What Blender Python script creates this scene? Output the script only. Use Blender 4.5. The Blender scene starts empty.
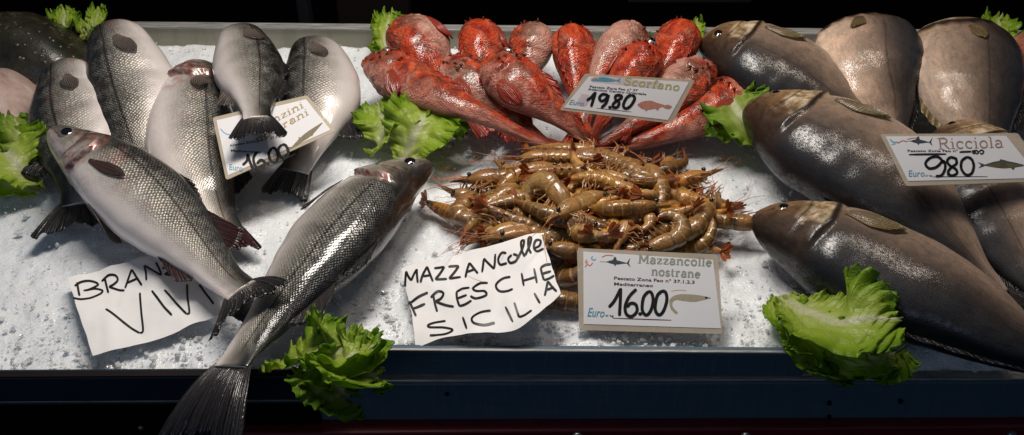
import bpy, math, random
import numpy as np
from mathutils import Vector, Matrix, noise as mnoise

random.seed(7)
SC = bpy.context.scene
COL = SC.collection
PI = math.pi
R = math.radians

# ------------------------------------------------------------------ camera
W_, H_ = 1024, 435
PITCH, DIST, HFOV = R(38), 1.30, R(50)
CAM = Vector((0, -DIST * math.cos(PITCH), DIST * math.sin(PITCH)))
FPX = (W_ / 2) / math.tan(HFOV / 2)
FWD = Vector((0, math.cos(PITCH), -math.sin(PITCH)))
UPV = Vector((0, math.sin(PITCH), math.cos(PITCH)))
RGT = Vector((1, 0, 0))


def ray(px, py):
    return (FWD * FPX + RGT * (px - W_ / 2) + UPV * (H_ / 2 - py)).normalized()


def P(px, py, z=0.0):
    """the place on the horizontal level z seen at that point of the photograph"""
    d = ray(px, py)
    return CAM + d * ((z - CAM.z) / d.z)


cd = bpy.data.cameras.new('camera')
cam = bpy.data.objects.new('camera', cd)
COL.objects.link(cam)
cam.location = CAM
cam.rotation_euler = (PI / 2 - PITCH, 0, 0)
cd.sensor_width = 36
cd.angle = HFOV
cd.clip_end = 60
cd.clip_start = 0.05
SC.camera = cam


# ------------------------------------------------------------------ node helper
class G:
    def __init__(s, name):
        s.mat = bpy.data.materials.new(name)
        s.mat.use_nodes = True
        s.nt = s.mat.node_tree
        s.nt.nodes.clear()
        s.out = s.nt.nodes.new('ShaderNodeOutputMaterial')

    def put(s, sock, v):
        if v is None:
            return
        if isinstance(v, bpy.types.NodeSocket):
            s.nt.links.new(v, sock)
        else:
            if hasattr(sock.default_value, '__len__') and not isinstance(v, (int, float)):
                v = tuple(v)
                if len(sock.default_value) == 4 and len(v) == 3:
                    v = v + (1,)
            sock.default_value = v

    def m(s, op, a, b=None, c=None, clamp=False):
        n = s.nt.nodes.new('ShaderNodeMath')
        n.operation = op
        n.use_clamp = clamp
        for i, v in enumerate((a, b, c)):
            s.put(n.inputs[i], v)
        return n.outputs[0]

    def mix(s, f, a, b, mode='MIX'):
        n = s.nt.nodes.new('ShaderNodeMix')
        n.data_type = 'RGBA'
        n.blend_type = mode
        s.put(n.inputs[0], f)
        s.put(n.inputs[6], a)
        s.put(n.inputs[7], b)
        return n.outputs[2]

    def ramp(s, f, stops, interp='LINEAR'):
        n = s.nt.nodes.new('ShaderNodeValToRGB')
        cr = n.color_ramp
        cr.interpolation = interp
        while len(cr.elements) > 1:
            cr.elements.remove(cr.elements[-1])
        for i, (p, c) in enumerate(stops):
            e = cr.elements[0] if i == 0 else cr.elements.new(p)
            e.position = p
            if not hasattr(c, '__len__'):
                c = (c, c, c)
            e.color = tuple(c) + (1,)
        s.put(n.inputs[0], f)
        return n.outputs[0]

    def uv(s, name):
        n = s.nt.nodes.new('ShaderNodeUVMap')
        n.uv_map = name
        return n.outputs[0]

    def obj(s):
        return s.nt.nodes.new('ShaderNodeTexCoord').outputs['Object']

    def rnd(s):
        return s.nt.nodes.new('ShaderNodeObjectInfo').outputs['Random']

    def sep(s, v):
        n = s.nt.nodes.new('ShaderNodeSeparateXYZ')
        s.put(n.inputs[0], v)
        return n.outputs

    def mapv(s, v, scale=(1, 1, 1), rot=(0, 0, 0), loc=(0, 0, 0)):
        n = s.nt.nodes.new('ShaderNodeMapping')
        s.put(n.inputs[0], v)
        n.inputs['Scale'].default_value = scale
        n.inputs['Rotation'].default_value = rot
        n.inputs['Location'].default_value = loc
        return n.outputs[0]

    def noise(s, v, scale, detail=3, rough=.55, dist=0):
        n = s.nt.nodes.new('ShaderNodeTexNoise')
        s.put(n.inputs['Vector'], v)
        n.inputs['Scale'].default_value = scale
        n.inputs['Detail'].default_value = detail
        n.inputs['Roughness'].default_value = rough
        n.inputs['Distortion'].default_value = dist
        return n.outputs[0]

    def vor(s, v, scale, rnd=1, feature='F1', out='Distance'):
        n = s.nt.nodes.new('ShaderNodeTexVoronoi')
        n.feature = feature
        s.put(n.inputs['Vector'], v)
        n.inputs['Scale'].default_value = scale
        n.inputs['Randomness'].default_value = rnd
        return n.outputs[out]

    def bump(s, h, strength=.3, dist=.001, nrm=None):
        n = s.nt.nodes.new('ShaderNodeBump')
        n.inputs['Strength'].default_value = strength
        n.inputs['Distance'].default_value = dist
        s.put(n.inputs['Height'], h)
        if nrm is not None:
            s.put(n.inputs['Normal'], nrm)
        return n.outputs[0]

    def pbsdf(s, base, rough=.5, metal=0, spec=.5, coat=0, coat_rough=.1, normal=None, sss=0, sss_r=(1, .5, .3),
              sss_scale=.005, trans=0, ior=1.45, sheen=0, alpha=None, cnormal=None):
        n = s.nt.nodes.new('ShaderNodeBsdfPrincipled')
        i = n.inputs
        s.put(i['Base Color'], base)
        s.put(i['Roughness'], rough)
        s.put(i['Metallic'], metal)
        s.put(i['Specular IOR Level'], spec)
        s.put(i['Coat Weight'], coat)
        s.put(i['Coat Roughness'], coat_rough)
        s.put(i['IOR'], ior)
        s.put(i['Transmission Weight'], trans)
        if sss:
            s.put(i['Subsurface Weight'], sss)
            i['Subsurface Radius'].default_value = sss_r
            i['Subsurface Scale'].default_value = sss_scale
        if normal is not None:
            s.put(i['Normal'], normal)
            s.put(i['Coat Normal'], cnormal if cnormal is not None else normal)
        if alpha is not None:
            s.put(i['Alpha'], alpha)
        return n.outputs[0]

    def done(s, sh):
        s.nt.links.new(sh, s.out.inputs[0])
        return s.mat


def plain(name, c, rough=.5, metal=0, coat=0, var=.15, scale=40, bump=0, spec=.5):
    g = G(name)
    o = g.obj()
    nz = g.noise(o, scale, 4)
    col = g.mix(g.m('MULTIPLY', nz, var * 2), c, tuple(x * .45 for x in c))
    nb = g.bump(g.noise(o, scale * 8, 3), bump, .001) if bump else None
    return g.done(g.pbsdf(col, g.m('ADD', g.m('MULTIPLY', nz, .15), rough - .07), metal, spec, coat, normal=nb))


# ------------------------------------------------------------------ mesh helpers
def new_obj(name, mesh, parent=None, mats=()):
    o = bpy.data.objects.new(name, mesh)
    COL.objects.link(o)
    if parent is not None:
        o.parent = parent
    for m_ in (mats if isinstance(mats, (list, tuple)) else [mats]):
        if m_ is not None:
            mesh.materials.append(m_)
    return o


def tag(o, label=None, cat=None, group=None, kind=None):
    if label:
        o['label'] = label
    if cat:
        o['category'] = cat
    if group:
        o['group'] = group
    if kind:
        o['kind'] = kind
    return o


def empty(name, loc, label, cat, group=None):
    o = bpy.data.objects.new(name, None)
    COL.objects.link(o)
    o.location = loc
    o.empty_display_size = .02
    return tag(o, label, cat, group)


class MB:
    """collects faces with two uv layers, builds ONE mesh"""

    def __init__(s):
        s.v, s.f, s.ua, s.ub, s.mi = [], [], [], [], []

    def grid(s, pts, ua=None, ub=None, closed=False, flip=False, mi=0):
        nu, nv = len(pts), len(pts[0])
        b = len(s.v)
        for row in pts:
            s.v.extend([tuple(p) for p in row])
        for i in range(nu - 1):
            for j in range(nv if closed else nv - 1):
                j2 = (j + 1) % nv
                q = [b + i * nv + j, b + i * nv + j2, b + (i + 1) * nv + j2, b + (i + 1) * nv + j]
                k = [(i, j), (i, j + 1), (i + 1, j + 1), (i + 1, j)]
                if flip:
                    q.reverse()
                    k.reverse()
                s.f.append(q)
                s.mi.append(mi)
                for (a, c) in k:
                    s.ua.append(ua(a, c) if ua else (a / max(1, nu - 1), c / max(1, nv - 1)))
                    s.ub.append(ub(a, c) if ub else (a / max(1, nu - 1), c / max(1, nv - 1)))
        return b

    def face(s, idx, mi=0, uv=(0, 0)):
        s.f.append(list(idx))
        s.mi.append(mi)
        for _ in idx:
            s.ua.append(uv)
            s.ub.append(uv)

    def cap(s, start, n, flip=False, uv=(0, .5), mi=0):
        idx = [start + k for k in range(n)]
        if flip:
            idx.reverse()
        s.face(idx, mi, uv)

    def box(s, c, size, rot=None, mi=0, bev=0):
        c = Vector(c)
        hx, hy, hz = size[0] / 2, size[1] / 2, size[2] / 2
        b = len(s.v)
        for sx, sy, sz in ((-1, -1, -1), (1, -1, -1), (1, 1, -1), (-1, 1, -1), (-1, -1, 1), (1, -1, 1), (1, 1, 1), (-1, 1, 1)):
            p = Vector((sx * hx, sy * hy, sz * hz))
            if rot is not None:
                p = rot @ p
            s.v.append(tuple(c + p))
        for q in ((0, 3, 2, 1), (4, 5, 6, 7), (0, 1, 5, 4), (1, 2, 6, 5), (2, 3, 7, 6), (3, 0, 4, 7)):
            s.face([b + k for k in q], mi)

    def tube(s, path, rad, n=8, mi=0, capends=True):
        path = [Vector(p) for p in path]
        rings = []
        up = None
        for i, p in enumerate(path):
            t = (path[min(i + 1, len(path) - 1)] - path[max(i - 1, 0)]).normalized()
            if up is None:
                up = Vector((0, 0, 1)) if abs(t.z) < .9 else Vector((1, 0, 0))
            a = t.cross(up)
            if a.length < 1e-6:
                a = t.orthogonal()
            a.normalize()
            up = a.cross(t).normalized()
            r = rad[i] if hasattr(rad, '__len__') else rad
            rings.append([p + a * (r * math.cos(2 * PI * k / n)) + up * (r * math.sin(2 * PI * k / n)) for k in range(n)])
        b = s.grid(rings, closed=True, mi=mi)
        if capends:
            s.cap(b, n, True, mi=mi)
            s.cap(b + (len(path) - 1) * n, n, False, mi=mi)

    def mesh(s, name, origin=(0, 0, 0), smooth=True):
        me = bpy.data.meshes.new(name)
        ox, oy, oz = origin
        me.from_pydata([(x - ox, y - oy, z - oz) for x, y, z in s.v], [], s.f)
        for nm, dat in (('pat', s.ua), ('body', s.ub)):
            ul = me.uv_layers.new(name=nm)
            ul.data.foreach_set('uv', np.array(dat, dtype=np.float32).ravel())
        me.polygons.foreach_set('material_index', s.mi)
        if smooth:
            me.polygons.foreach_set('use_smooth', [True] * len(s.f))
        me.update()
        return me

    def build(s, name, mats, parent=None, smooth=True):
        org = parent_world(parent) if parent is not None else Vector((0, 0, 0))
        return new_obj(name, s.mesh(name, org, smooth), parent, mats)

    def build_at(s, name, mats, org, smooth=True):
        o = new_obj(name, s.mesh(name, org, smooth), None, mats)
        o.location = org
        return o


def parent_world(o):
    p = Vector((0, 0, 0))
    while o is not None:
        p += o.location
        o = o.parent
    return p


def bevel(o, w=.002, seg=2):
    md = o.modifiers.new('bevel', 'BEVEL')
    md.width = w
    md.segments = seg
    md.limit_method = 'ANGLE'
    return o


def interp(stops, t):
    """smooth monotone interpolation"""
    for i in range(len(stops) - 1):
        x0, y0 = stops[i]
        x1, y1 = stops[i + 1]
        if t <= x1:
            def sl(k):
                if k <= 0:
                    return (stops[1][1] - stops[0][1]) / (stops[1][0] - stops[0][0])
                if k >= len(stops) - 1:
                    return (stops[-1][1] - stops[-2][1]) / (stops[-1][0] - stops[-2][0])
                a = (stops[k][1] - stops[k - 1][1]) / (stops[k][0] - stops[k - 1][0])
                b = (stops[k + 1][1] - stops[k][1]) / (stops[k + 1][0] - stops[k][0])
                if a * b <= 0:
                    return 0
                return 2 * a * b / (a + b)
            h = x1 - x0
            u = max(0, (t - x0) / h)
            m0, m1 = sl(i) * h, sl(i + 1) * h
            return ((2 * u ** 3 - 3 * u * u + 1) * y0 + (u ** 3 - 2 * u * u + u) * m0 + (-2 * u ** 3 + 3 * u * u) * y1 + (u ** 3 - u * u) * m1)
    return stops[-1][1]


def catmull(pts, n):
    """n points evenly spaced by arc length along a smooth curve through pts"""
    pts = [Vector(p) for p in pts]
    if len(pts) == 2:
        return [pts[0].lerp(pts[1], i / (n - 1)) for i in range(n)]
    q = [pts[0] * 2 - pts[1]] + pts + [pts[-1] * 2 - pts[-2]]
    dense = []
    for i in range(1, len(q) - 2):
        p0, p1, p2, p3 = q[i - 1:i + 3]
        for k in range(24):
            u = k / 24
            dense.append(.5 * ((2 * p1) + (p2 - p0) * u + (2 * p0 - 5 * p1 + 4 * p2 - p3) * u * u + (3 * p1 - p0 - 3 * p2 + p3) * u ** 3))
    dense.append(pts[-1])
    L = [0]
    for a, b in zip(dense, dense[1:]):
        L.append(L[-1] + (b - a).length)
    out = []
    k = 0
    for i in range(n):
        s = L[-1] * i / (n - 1)
        while k < len(L) - 2 and L[k + 1] < s:
            k += 1
        d = L[k + 1] - L[k]
        out.append(dense[k].lerp(dense[k + 1], (s - L[k]) / d if d > 0 else 0))
    return out


# ------------------------------------------------------------------ materials
def mat_bass(name, tone=1.0, seed=0.0, pink=.4):
    g = G(name)
    uvp = g.uv('pat')
    tb = g.sep(g.uv('body'))
    t, vv = tb[0], tb[1]
    shift = g.mapv(uvp, loc=(seed, seed * .7, 0))
    n1 = g.noise(shift, 30, 4)
    n2 = g.noise(shift, 130, 3)
    v2 = g.m('ADD', vv, g.m('MULTIPLY', g.m('SUBTRACT', n1, .5), .16))
    k = tone
    base = g.ramp(v2, [(0, (.008, .008, .009)), (.16, (.014 * k, .014 * k, .014 * k)), (.30, (.034 * k, .033 * k, .029 * k)),
                       (.38, (.10 * k, .094 * k, .078 * k)), (.46, (.25 * k, .235 * k, .20 * k)), (.57, (.50 * k, .46 * k, .41 * k)), (.70, (.76 * k, .69 * k, .65 * k)), (1, (.82 * k, .74 * k, .72 * k))])
    # scales: staggered lattice of small plates, dark behind each rim
    sc = g.mapv(uvp, scale=(310, 370, 1), rot=(0, 0, PI / 4))
    d = g.vor(sc, 1.0, .34)
    rim = g.ramp(d, [(.18, 0), (.62, 1)])
    body = g.ramp(t, [(.235, 0), (.265, 1), (.9, 1), (.97, 0)])
    bm = g.ramp(v2, [(0, .7), (.2, 1), (.5, .8), (.62, .35), (.75, .05)])
    sm = g.m('MULTIPLY', body, bm)
    dark = g.mix(g.m('MULTIPLY', g.m('MULTIPLY', rim, sm), g.ramp(g.noise(g.mapv(shift, scale=(.6, 1.6, 1)), 60, 4, .65), [(.35, .35), (.6, .95)])), base, g.mix(.5, base, (.006, .006, .006), 'MULTIPLY'))
    gl = g.m('MULTIPLY', g.ramp(g.noise(shift, 75, 3, .6), [(.40, 0), (.62, 1)]), g.ramp(v2, [(.08, .20), (.3, .6), (.6, 1)]))  # mask for scale glints, painted into the colour as pale plate centres
    dark = g.mix(g.m('MULTIPLY', g.m('MULTIPLY', g.m('MULTIPLY', g.m('SUBTRACT', 1.0, rim), sm), gl), .62), dark, (.56, .53, .46))
    blot = g.ramp(g.noise(shift, 20, 4, .65), [(.38, 1), (.6, 0)])
    dark = g.mix(g.m('MULTIPLY', g.m('MULTIPLY', blot, bm), .5), dark, g.mix(1, dark, (.5, .5, .5), 'MULTIPLY'))
    # lengthwise rows on the flank
    rows = g.m('SINE', g.m('MULTIPLY', g.m('ADD', g.sep(uvp)[1], g.m('MULTIPLY', n1, .006)), 2 * PI * 230))
    rwm = g.m('MULTIPLY', g.ramp(rows, [(0, 0), (1, 1)]), g.m('MULTIPLY', g.ramp(t, [(.25, 0), (.3, 1), (.85, 1), (.95, 0)]), g.ramp(vv, [(.1, .3), (.3, 1), (.55, .6), (.70, .0)])))
    dark = g.mix(g.m('MULTIPLY', rwm, .25), dark, g.mix(1, dark, (.35, .34, .33), 'MULTIPLY'))
    # lateral line
    lf = g.m('ADD', .335, g.m('MULTIPLY', t, .10))
    ll = g.m('ABSOLUTE', g.m('SUBTRACT', vv, lf))
    lm = g.m('MULTIPLY', g.ramp(ll, [(.006, 1), (.016, 0)]), g.ramp(t, [(.25, 0), (.28, 1), (.93, 1), (.97, 0)]))
    dark = g.mix(g.m('MULTIPLY', lm, .85), dark, (.012, .011, .010))
    # head: smooth brownish, pink gills
    hm = g.ramp(t, [(.20, 1), (.25, 0)])
    headc = g.ramp(g.m('ADD', v2, g.m('MULTIPLY', g.m('SUBTRACT', n2, .5), .25)),
                   [(0, (.016, .015, .014)), (.2, (.05, .044, .036)), (.34, (.17, .150, .120)), (.50, (.40, .36, .31)), (.8, (.58, .51, .48)), (1, (.62, .54, .52))])
    col = g.mix(hm, dark, headc)
    redm = g.m('MULTIPLY', g.ramp(g.noise(shift, 55, 4, .6, 1.0), [(.5, 0), (.66, 1)]), g.ramp(t, [(0, .6), (.12, .7), (.2, 1), (.27, .8), (.36, .18), (.8, .1), (1, .5)]))
    redm = g.m('MULTIPLY', redm, g.ramp(vv, [(.25, 0), (.45, 1), (.75, .9), (1, .35)]))
    col = g.mix(g.m('MULTIPLY', redm, pink), col, (.36, .035, .03))
    # gill slit, flushed red
    ge = g.m('ABSOLUTE', g.m('SUBTRACT', t, g.m('ADD', .232, g.m('MULTIPLY', g.m('ABSOLUTE', g.m('SUBTRACT', vv, .5)), -.09))))
    gm = g.m('MULTIPLY', g.ramp(ge, [(.002, 1), (.009, 0)]), g.ramp(vv, [(.2, 0), (.3, 1), (.85, 1), (.95, 0)]))
    gn = g.noise(shift, 85, 4, .65)
    col = g.mix(g.m('MULTIPLY', gm, g.ramp(gn, [(.3, .5), (.6, 1)])), col, g.ramp(gn, [(.35, (.015, .006, .005)), (.65, (.17, .028, .022))]))
    # cheek edge and mouth line
    pe = g.m('ABSOLUTE', g.m('SUBTRACT', t, g.m('ADD', .166, g.m('MULTIPLY', g.m('ABSOLUTE', g.m('SUBTRACT', vv, .55)), -.06))))
    pm = g.m('MULTIPLY', g.ramp(pe, [(.001, 1), (.006, 0)]), g.ramp(vv, [(.3, 0), (.38, 1), (.74, 1), (.82, 0)]))
    col = g.mix(g.m('MULTIPLY', pm, .8), col, (.03, .016, .013))
    me = g.m('ABSOLUTE', g.m('SUBTRACT', vv, g.m('ADD', .52, g.m('MULTIPLY', t, .5))))
    mm = g.m('MULTIPLY', g.ramp(me, [(.006, 1), (.022, 0)]), g.ramp(t, [(.09, 1), (.105, 0)]))
    col = g.mix(g.m('MULTIPLY', mm, .85), col, (.05, .014, .012))
    cheek = g.m('MULTIPLY', g.ramp(g.noise(shift, 48, 4, .7, .8), [(.44, 0), (.60, 1)]), g.m('MULTIPLY', g.ramp(t, [(.15, 0), (.17, 1), (.225, 1), (.25, 0)]), g.ramp(vv, [(.3, 0), (.4, 1), (.8, 1), (.9, 0)])))
    col = g.mix(g.m('MULTIPLY', cheek, pink * 1.1), col, g.ramp(n2, [(.4, (.10, .016, .012)), (.6, (.34, .09, .07))]))
    hd2 = g.m('MULTIPLY', hm, g.ramp(g.noise(shift, 70, 5, .7), [(.45, 0), (.62, 1)]))
    col = g.mix(g.m('MULTIPLY', hd2, .55), col, g.mix(1, col, (.35, .3, .27), 'MULTIPLY'))
    h = g.m('ADD', g.m('MULTIPLY', g.m('MULTIPLY', g.m('SUBTRACT', 1.0, rim), sm), .9), g.m('MULTIPLY', n2, .35))
    nb = g.bump(h, .7, .0009)
    cn = g.bump(g.m('ADD', g.m('MULTIPLY', g.m('MULTIPLY', g.m('SUBTRACT', 1.0, rim), sm), .35), g.m('MULTIPLY', n2, .6)), .40, .0006)
    rough = g.m('ADD', .30, g.m('MULTIPLY', n1, .18))
    met = g.ramp(vv, [(.0, .1), (.25, .35), (.5, .42), (.75, .12), (1, .05)])
    return g.done(g.pbsdf(col, rough, met, .5, .95, .11, nb, cnormal=cn))


def mat_jack(name, seed=0.0, tone=1.0, move=0.0):
    g = G(name)
    uvp = g.uv('pat')
    tb = g.sep(g.uv('body'))
    t, vv = tb[0], tb[1]
    shift = g.mapv(uvp, loc=(seed, seed * 1.7, 0))
    n1 = g.noise(shift, 16, 4, .6)
    n2 = g.noise(shift, 90, 4)
    v2 = g.m('ADD', g.m('ADD', vv, move), g.m('MULTIPLY', g.m('SUBTRACT', n1, .5), .16))
    k = tone
    base = g.ramp(v2, [(0, (.008, .010, .014)), (.16, (.015 * k, .016 * k, .020 * k)), (.29, (.022 * k, .019 * k, .019 * k)), (.38, (.052 * k, .039 * k, .033 * k)),
                       (.50, (.150 * k, .112 * k, .088 * k)), (.64, (.26 * k, .198 * k, .160 * k)), (.85, (.38 * k, .31 * k, .26 * k)), (1, (.44 * k, .37 * k, .32 * k))])
    # fine skin scales, faint pinkish clouds
    d = g.vor(g.mapv(uvp, scale=(420, 430, 1), rot=(0, 0, PI / 4)), 1.0, .35)
    body = g.ramp(t, [(.22, 0), (.27, 1)])
    col = g.mix(g.m('MULTIPLY', g.m('MULTIPLY', g.ramp(d, [(.25, 0), (.7, 1)]), body), .30), base, g.mix(1, base, (.35, .33, .32), 'MULTIPLY'))
    cl = g.ramp(g.noise(g.mapv(shift, scale=(1, 1.8, 1)), 30, 6, .7, .8), [(.45, 0), (.62, 1)])
    col = g.mix(g.m('MULTIPLY', cl, .5), col, g.mix(1, col, (1.75, 1.6, 1.5), 'MULTIPLY'))
    dk = g.ramp(g.noise(g.mapv(shift, scale=(1, 2.2, 1)), 85, 6, .75, .5), [(.48, 0), (.64, 1)])
    col = g.mix(g.m('MULTIPLY', dk, .5), col, g.mix(1, col, (.45, .45, .48), 'MULTIPLY'))
    # lateral line
    lf = g.m('ADD', .36, g.m('MULTIPLY', g.m('POWER', t, .5), .10))
    lm = g.m('MULTIPLY', g.ramp(g.m('ABSOLUTE', g.m('SUBTRACT', vv, lf)), [(.003, 1), (.009, 0)]), g.ramp(t, [(.24, 0), (.28, 1)]))
    col = g.mix(g.m('MULTIPLY', lm, .6), col, (.03, .022, .018))
    # head tint: olive and golden cheeks
    hm = g.ramp(t, [(.19, 1), (.25, 0)])
    hc = g.ramp(g.m('ADD', v2, g.m('MULTIPLY', g.m('SUBTRACT', n2, .5), .3)), [(0, (.02, .015, .012)), (.28, (.065, .036, .020)), (.45, (.17, .095, .045)), (.62, (.30, .19, .10)), (1, (.40, .29, .20))])
    col = g.mix(g.m('MULTIPLY', hm, .85), col, hc)
    chk = g.m('MULTIPLY', g.ramp(t, [(.125, 0), (.145, 1), (.205, 1), (.222, 0)]), g.ramp(g.m('ADD', vv, g.m('MULTIPLY', g.m('SUBTRACT', n2, .5), .25)), [(.40, 0), (.50, 1), (.70, 1), (.82, 0)]))
    col = g.mix(g.m('MULTIPLY', chk, .75), col, g.ramp(n2, [(.38, (.22, .14, .06)), (.5, (.46, .37, .24)), (.62, (.64, .57, .46))]))
    pe = g.m('ABSOLUTE', g.m('SUBTRACT', t, g.m('ADD', .150, g.m('MULTIPLY', g.m('ABSOLUTE', g.m('SUBTRACT', vv, .55)), -.06))))
    col = g.mix(g.m('MULTIPLY', g.m('MULTIPLY', g.ramp(pe, [(.001, 1), (.006, 0)]), g.ramp(vv, [(.3, 0), (.4, 1), (.75, 1), (.85, 0)])), .8), col, (.03, .016, .011))
    me = g.m('ABSOLUTE', g.m('SUBTRACT', vv, g.m('ADD', .52, g.m('MULTIPLY', t, .6))))
    col = g.mix(g.m('MULTIPLY', g.m('MULTIPLY', g.ramp(me, [(.008, 1), (.026, 0)]), g.ramp(t, [(.075, 1), (.09, 0)])), .85), col, (.022, .011, .009))
    col = g.mix(g.m('MULTIPLY', g.m('MULTIPLY', hm, g.ramp(g.noise(shift, 58, 5, .7, .6), [(.45, 0), (.6, 1)])), .6), col, g.mix(1, col, (.35, .32, .3), 'MULTIPLY'))
    ge = g.m('ABSOLUTE', g.m('SUBTRACT', t, g.m('ADD', .225, g.m('MULTIPLY', g.m('ABSOLUTE', g.m('SUBTRACT', vv, .5)), -.09))))
    gm = g.m('MULTIPLY', g.ramp(ge, [(.005, 1), (.011, 0)]), g.ramp(vv, [(.22, 0), (.32, 1), (.8, 1), (.92, 0)]))
    col = g.mix(g.m('MULTIPLY', gm, .95), col, (.010, .006, .005))
    n4 = g.noise(g.mapv(shift, scale=(1, 1.6, 1)), 260, 5, .75)
    hh = g.m('ADD', g.m('ADD', g.m('MULTIPLY', n2, .5), g.m('MULTIPLY', n4, .8)), g.m('MULTIPLY', g.m('MULTIPLY', d, body), .2))
    nb = g.bump(hh, .6, .0010)
    cn = g.bump(g.m('ADD', n4, g.m('MULTIPLY', n2, .4)), .38, .0006)
    n6 = g.noise(g.mapv(shift, scale=(1, 2.2, 1)), 210, 4, .8)
    patch = g.m('MULTIPLY', g.ramp(n6, [(.40, .12), (.56, 1)]), g.ramp(n2, [(.36, .45), (.56, .95)]))
    col = g.mix(1, col, (1.05, 1.0, .93), 'MULTIPLY')
    return g.done(g.pbsdf(col, g.m('ADD', .42, g.m('MULTIPLY', n4, .2)), .0, .18, patch, .10, nb, cnormal=cn))


def mat_scorpion(name, seed=0.0, pale=.5):
    g = G(name)
    uvp = g.uv('pat')
    tb = g.sep(g.uv('body'))
    t, vv = tb[0], tb[1]
    sh = g.mapv(uvp, loc=(seed, seed * 1.3, 0))
    n1 = g.noise(sh, 48, 6, .75, 1.2)
    n2 = g.noise(sh, 150, 5, .7)
    n3 = g.noise(sh, 22, 4, .6, 1.2)
    red = g.ramp(n1, [(.28, (.10, .005, .003)), (.42, (.30, .018, .007)), (.54, (.54, .060, .015)), (.66, (.62, .13, .04)), (.80, (.64, .32, .20))])
    pv = g.m('ADD', vv, g.m('MULTIPLY', g.m('SUBTRACT', n3, .5), 1.3))
    pm = g.m('MULTIPLY', g.ramp(pv, [(.42, 0), (.68, 1)]), pale * 1.4, clamp=True)
    col = g.mix(pm, red, g.ramp(n1, [(.32, (.40, .12, .08)), (.5, (.52, .29, .22)), (.7, (.60, .44, .37))]))
    dm = g.m('MULTIPLY', g.ramp(g.noise(sh, 30, 5, .7, 1.0), [(.48, 0), (.57, 1)]), g.ramp(vv, [(.1, .9), (.55, .85), (.8, 0)]))
    col = g.mix(g.m('MULTIPLY', dm, .5 + .5 * pale, clamp=True), col, g.ramp(n2, [(.4, (.030, .014, .010)), (.6, (.13, .075, .045))]))
    wm = g.ramp(g.noise(sh, 95, 5, .75, .8), [(.56, 0), (.66, 1)])
    col = g.mix(g.m('MULTIPLY', wm, .25 + .3 * pale), col, (.62, .34, .25))
    d = g.vor(g.mapv(uvp, scale=(290, 310, 1), rot=(0, 0, PI / 4)), 1, .4)
    col = g.mix(g.m('MULTIPLY', g.ramp(d, [(.3, 0), (.75, 1)]), .22), col, g.mix(1, col, (.35, .25, .22), 'MULTIPLY'))
    h = g.m('ADD', g.m('MULTIPLY', n2, 1.0), g.m('MULTIPLY', d, -.5))
    nb = g.bump(g.m('ADD', h, g.m('MULTIPLY', n1, 1.5)), 1.0, .0030)
    return g.done(g.pbsdf(col, .5, 0, .18, g.m('MULTIPLY', g.ramp(n2, [(.38, .15), (.56, 1)]), .7), .09, nb, cnormal=g.bump(g.m('ADD', h, n1), .32, .0011), sss=.06, sss_r=(1, .3, .2), sss_scale=.003))


def mat_fin(name, base, tip, rays=26, trans=.25, rough=.3, clear=0):
    g = G(name)
    tb = g.sep(g.uv('body'))
    u, v = tb[0], tb[1]
    n = g.noise(g.uv('body'), 9, 3)
    w = g.m('SINE', g.m('MULTIPLY', g.m('ADD', v, g.m('MULTIPLY', n, .03)), rays * 2 * PI))
    rm = g.ramp(g.m('ADD', g.m('MULTIPLY', w, .5), .5), [(.35, 0), (.8, 1)])
    c = g.mix(g.m('ADD', u, g.m('MULTIPLY', g.m('SUBTRACT', n, .5), .7), clamp=True), base, tip)
    c = g.mix(g.m('MULTIPLY', rm, .55), c, g.mix(1, c, (2.2, 2.1, 2.0), 'MULTIPLY'))
    nb = g.bump(g.m('MULTIPLY', w, g.m('ADD', .5, n)), .6, .0012)
    p = g.pbsdf(c, rough, 0, .5, .5, .15, nb)
    if trans:
        tr = g.nt.nodes.new('ShaderNodeBsdfTranslucent')
        g.put(tr.inputs[0], c)
        mx = g.nt.nodes.new('ShaderNodeMixShader')
        mx.inputs[0].default_value = trans
        g.nt.links.new(p, mx.inputs[1])
        g.nt.links.new(tr.outputs[0], mx.inputs[2])
        p = mx.outputs[0]
    if clear:
        tp = g.nt.nodes.new('ShaderNodeBsdfTransparent')
        mx = g.nt.nodes.new('ShaderNodeMixShader')
        g.put(mx.inputs[0], g.m('MULTIPLY', g.m('SUBTRACT', 1.0, rm), g.m('MULTIPLY', g.ramp(u, [(0, .3), (1, 1)]), clear)))
        g.nt.links.new(p, mx.inputs[1])
        g.nt.links.new(tp.outputs[0], mx.inputs[2])
        p = mx.outputs[0]
    return g.done(p)


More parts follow.
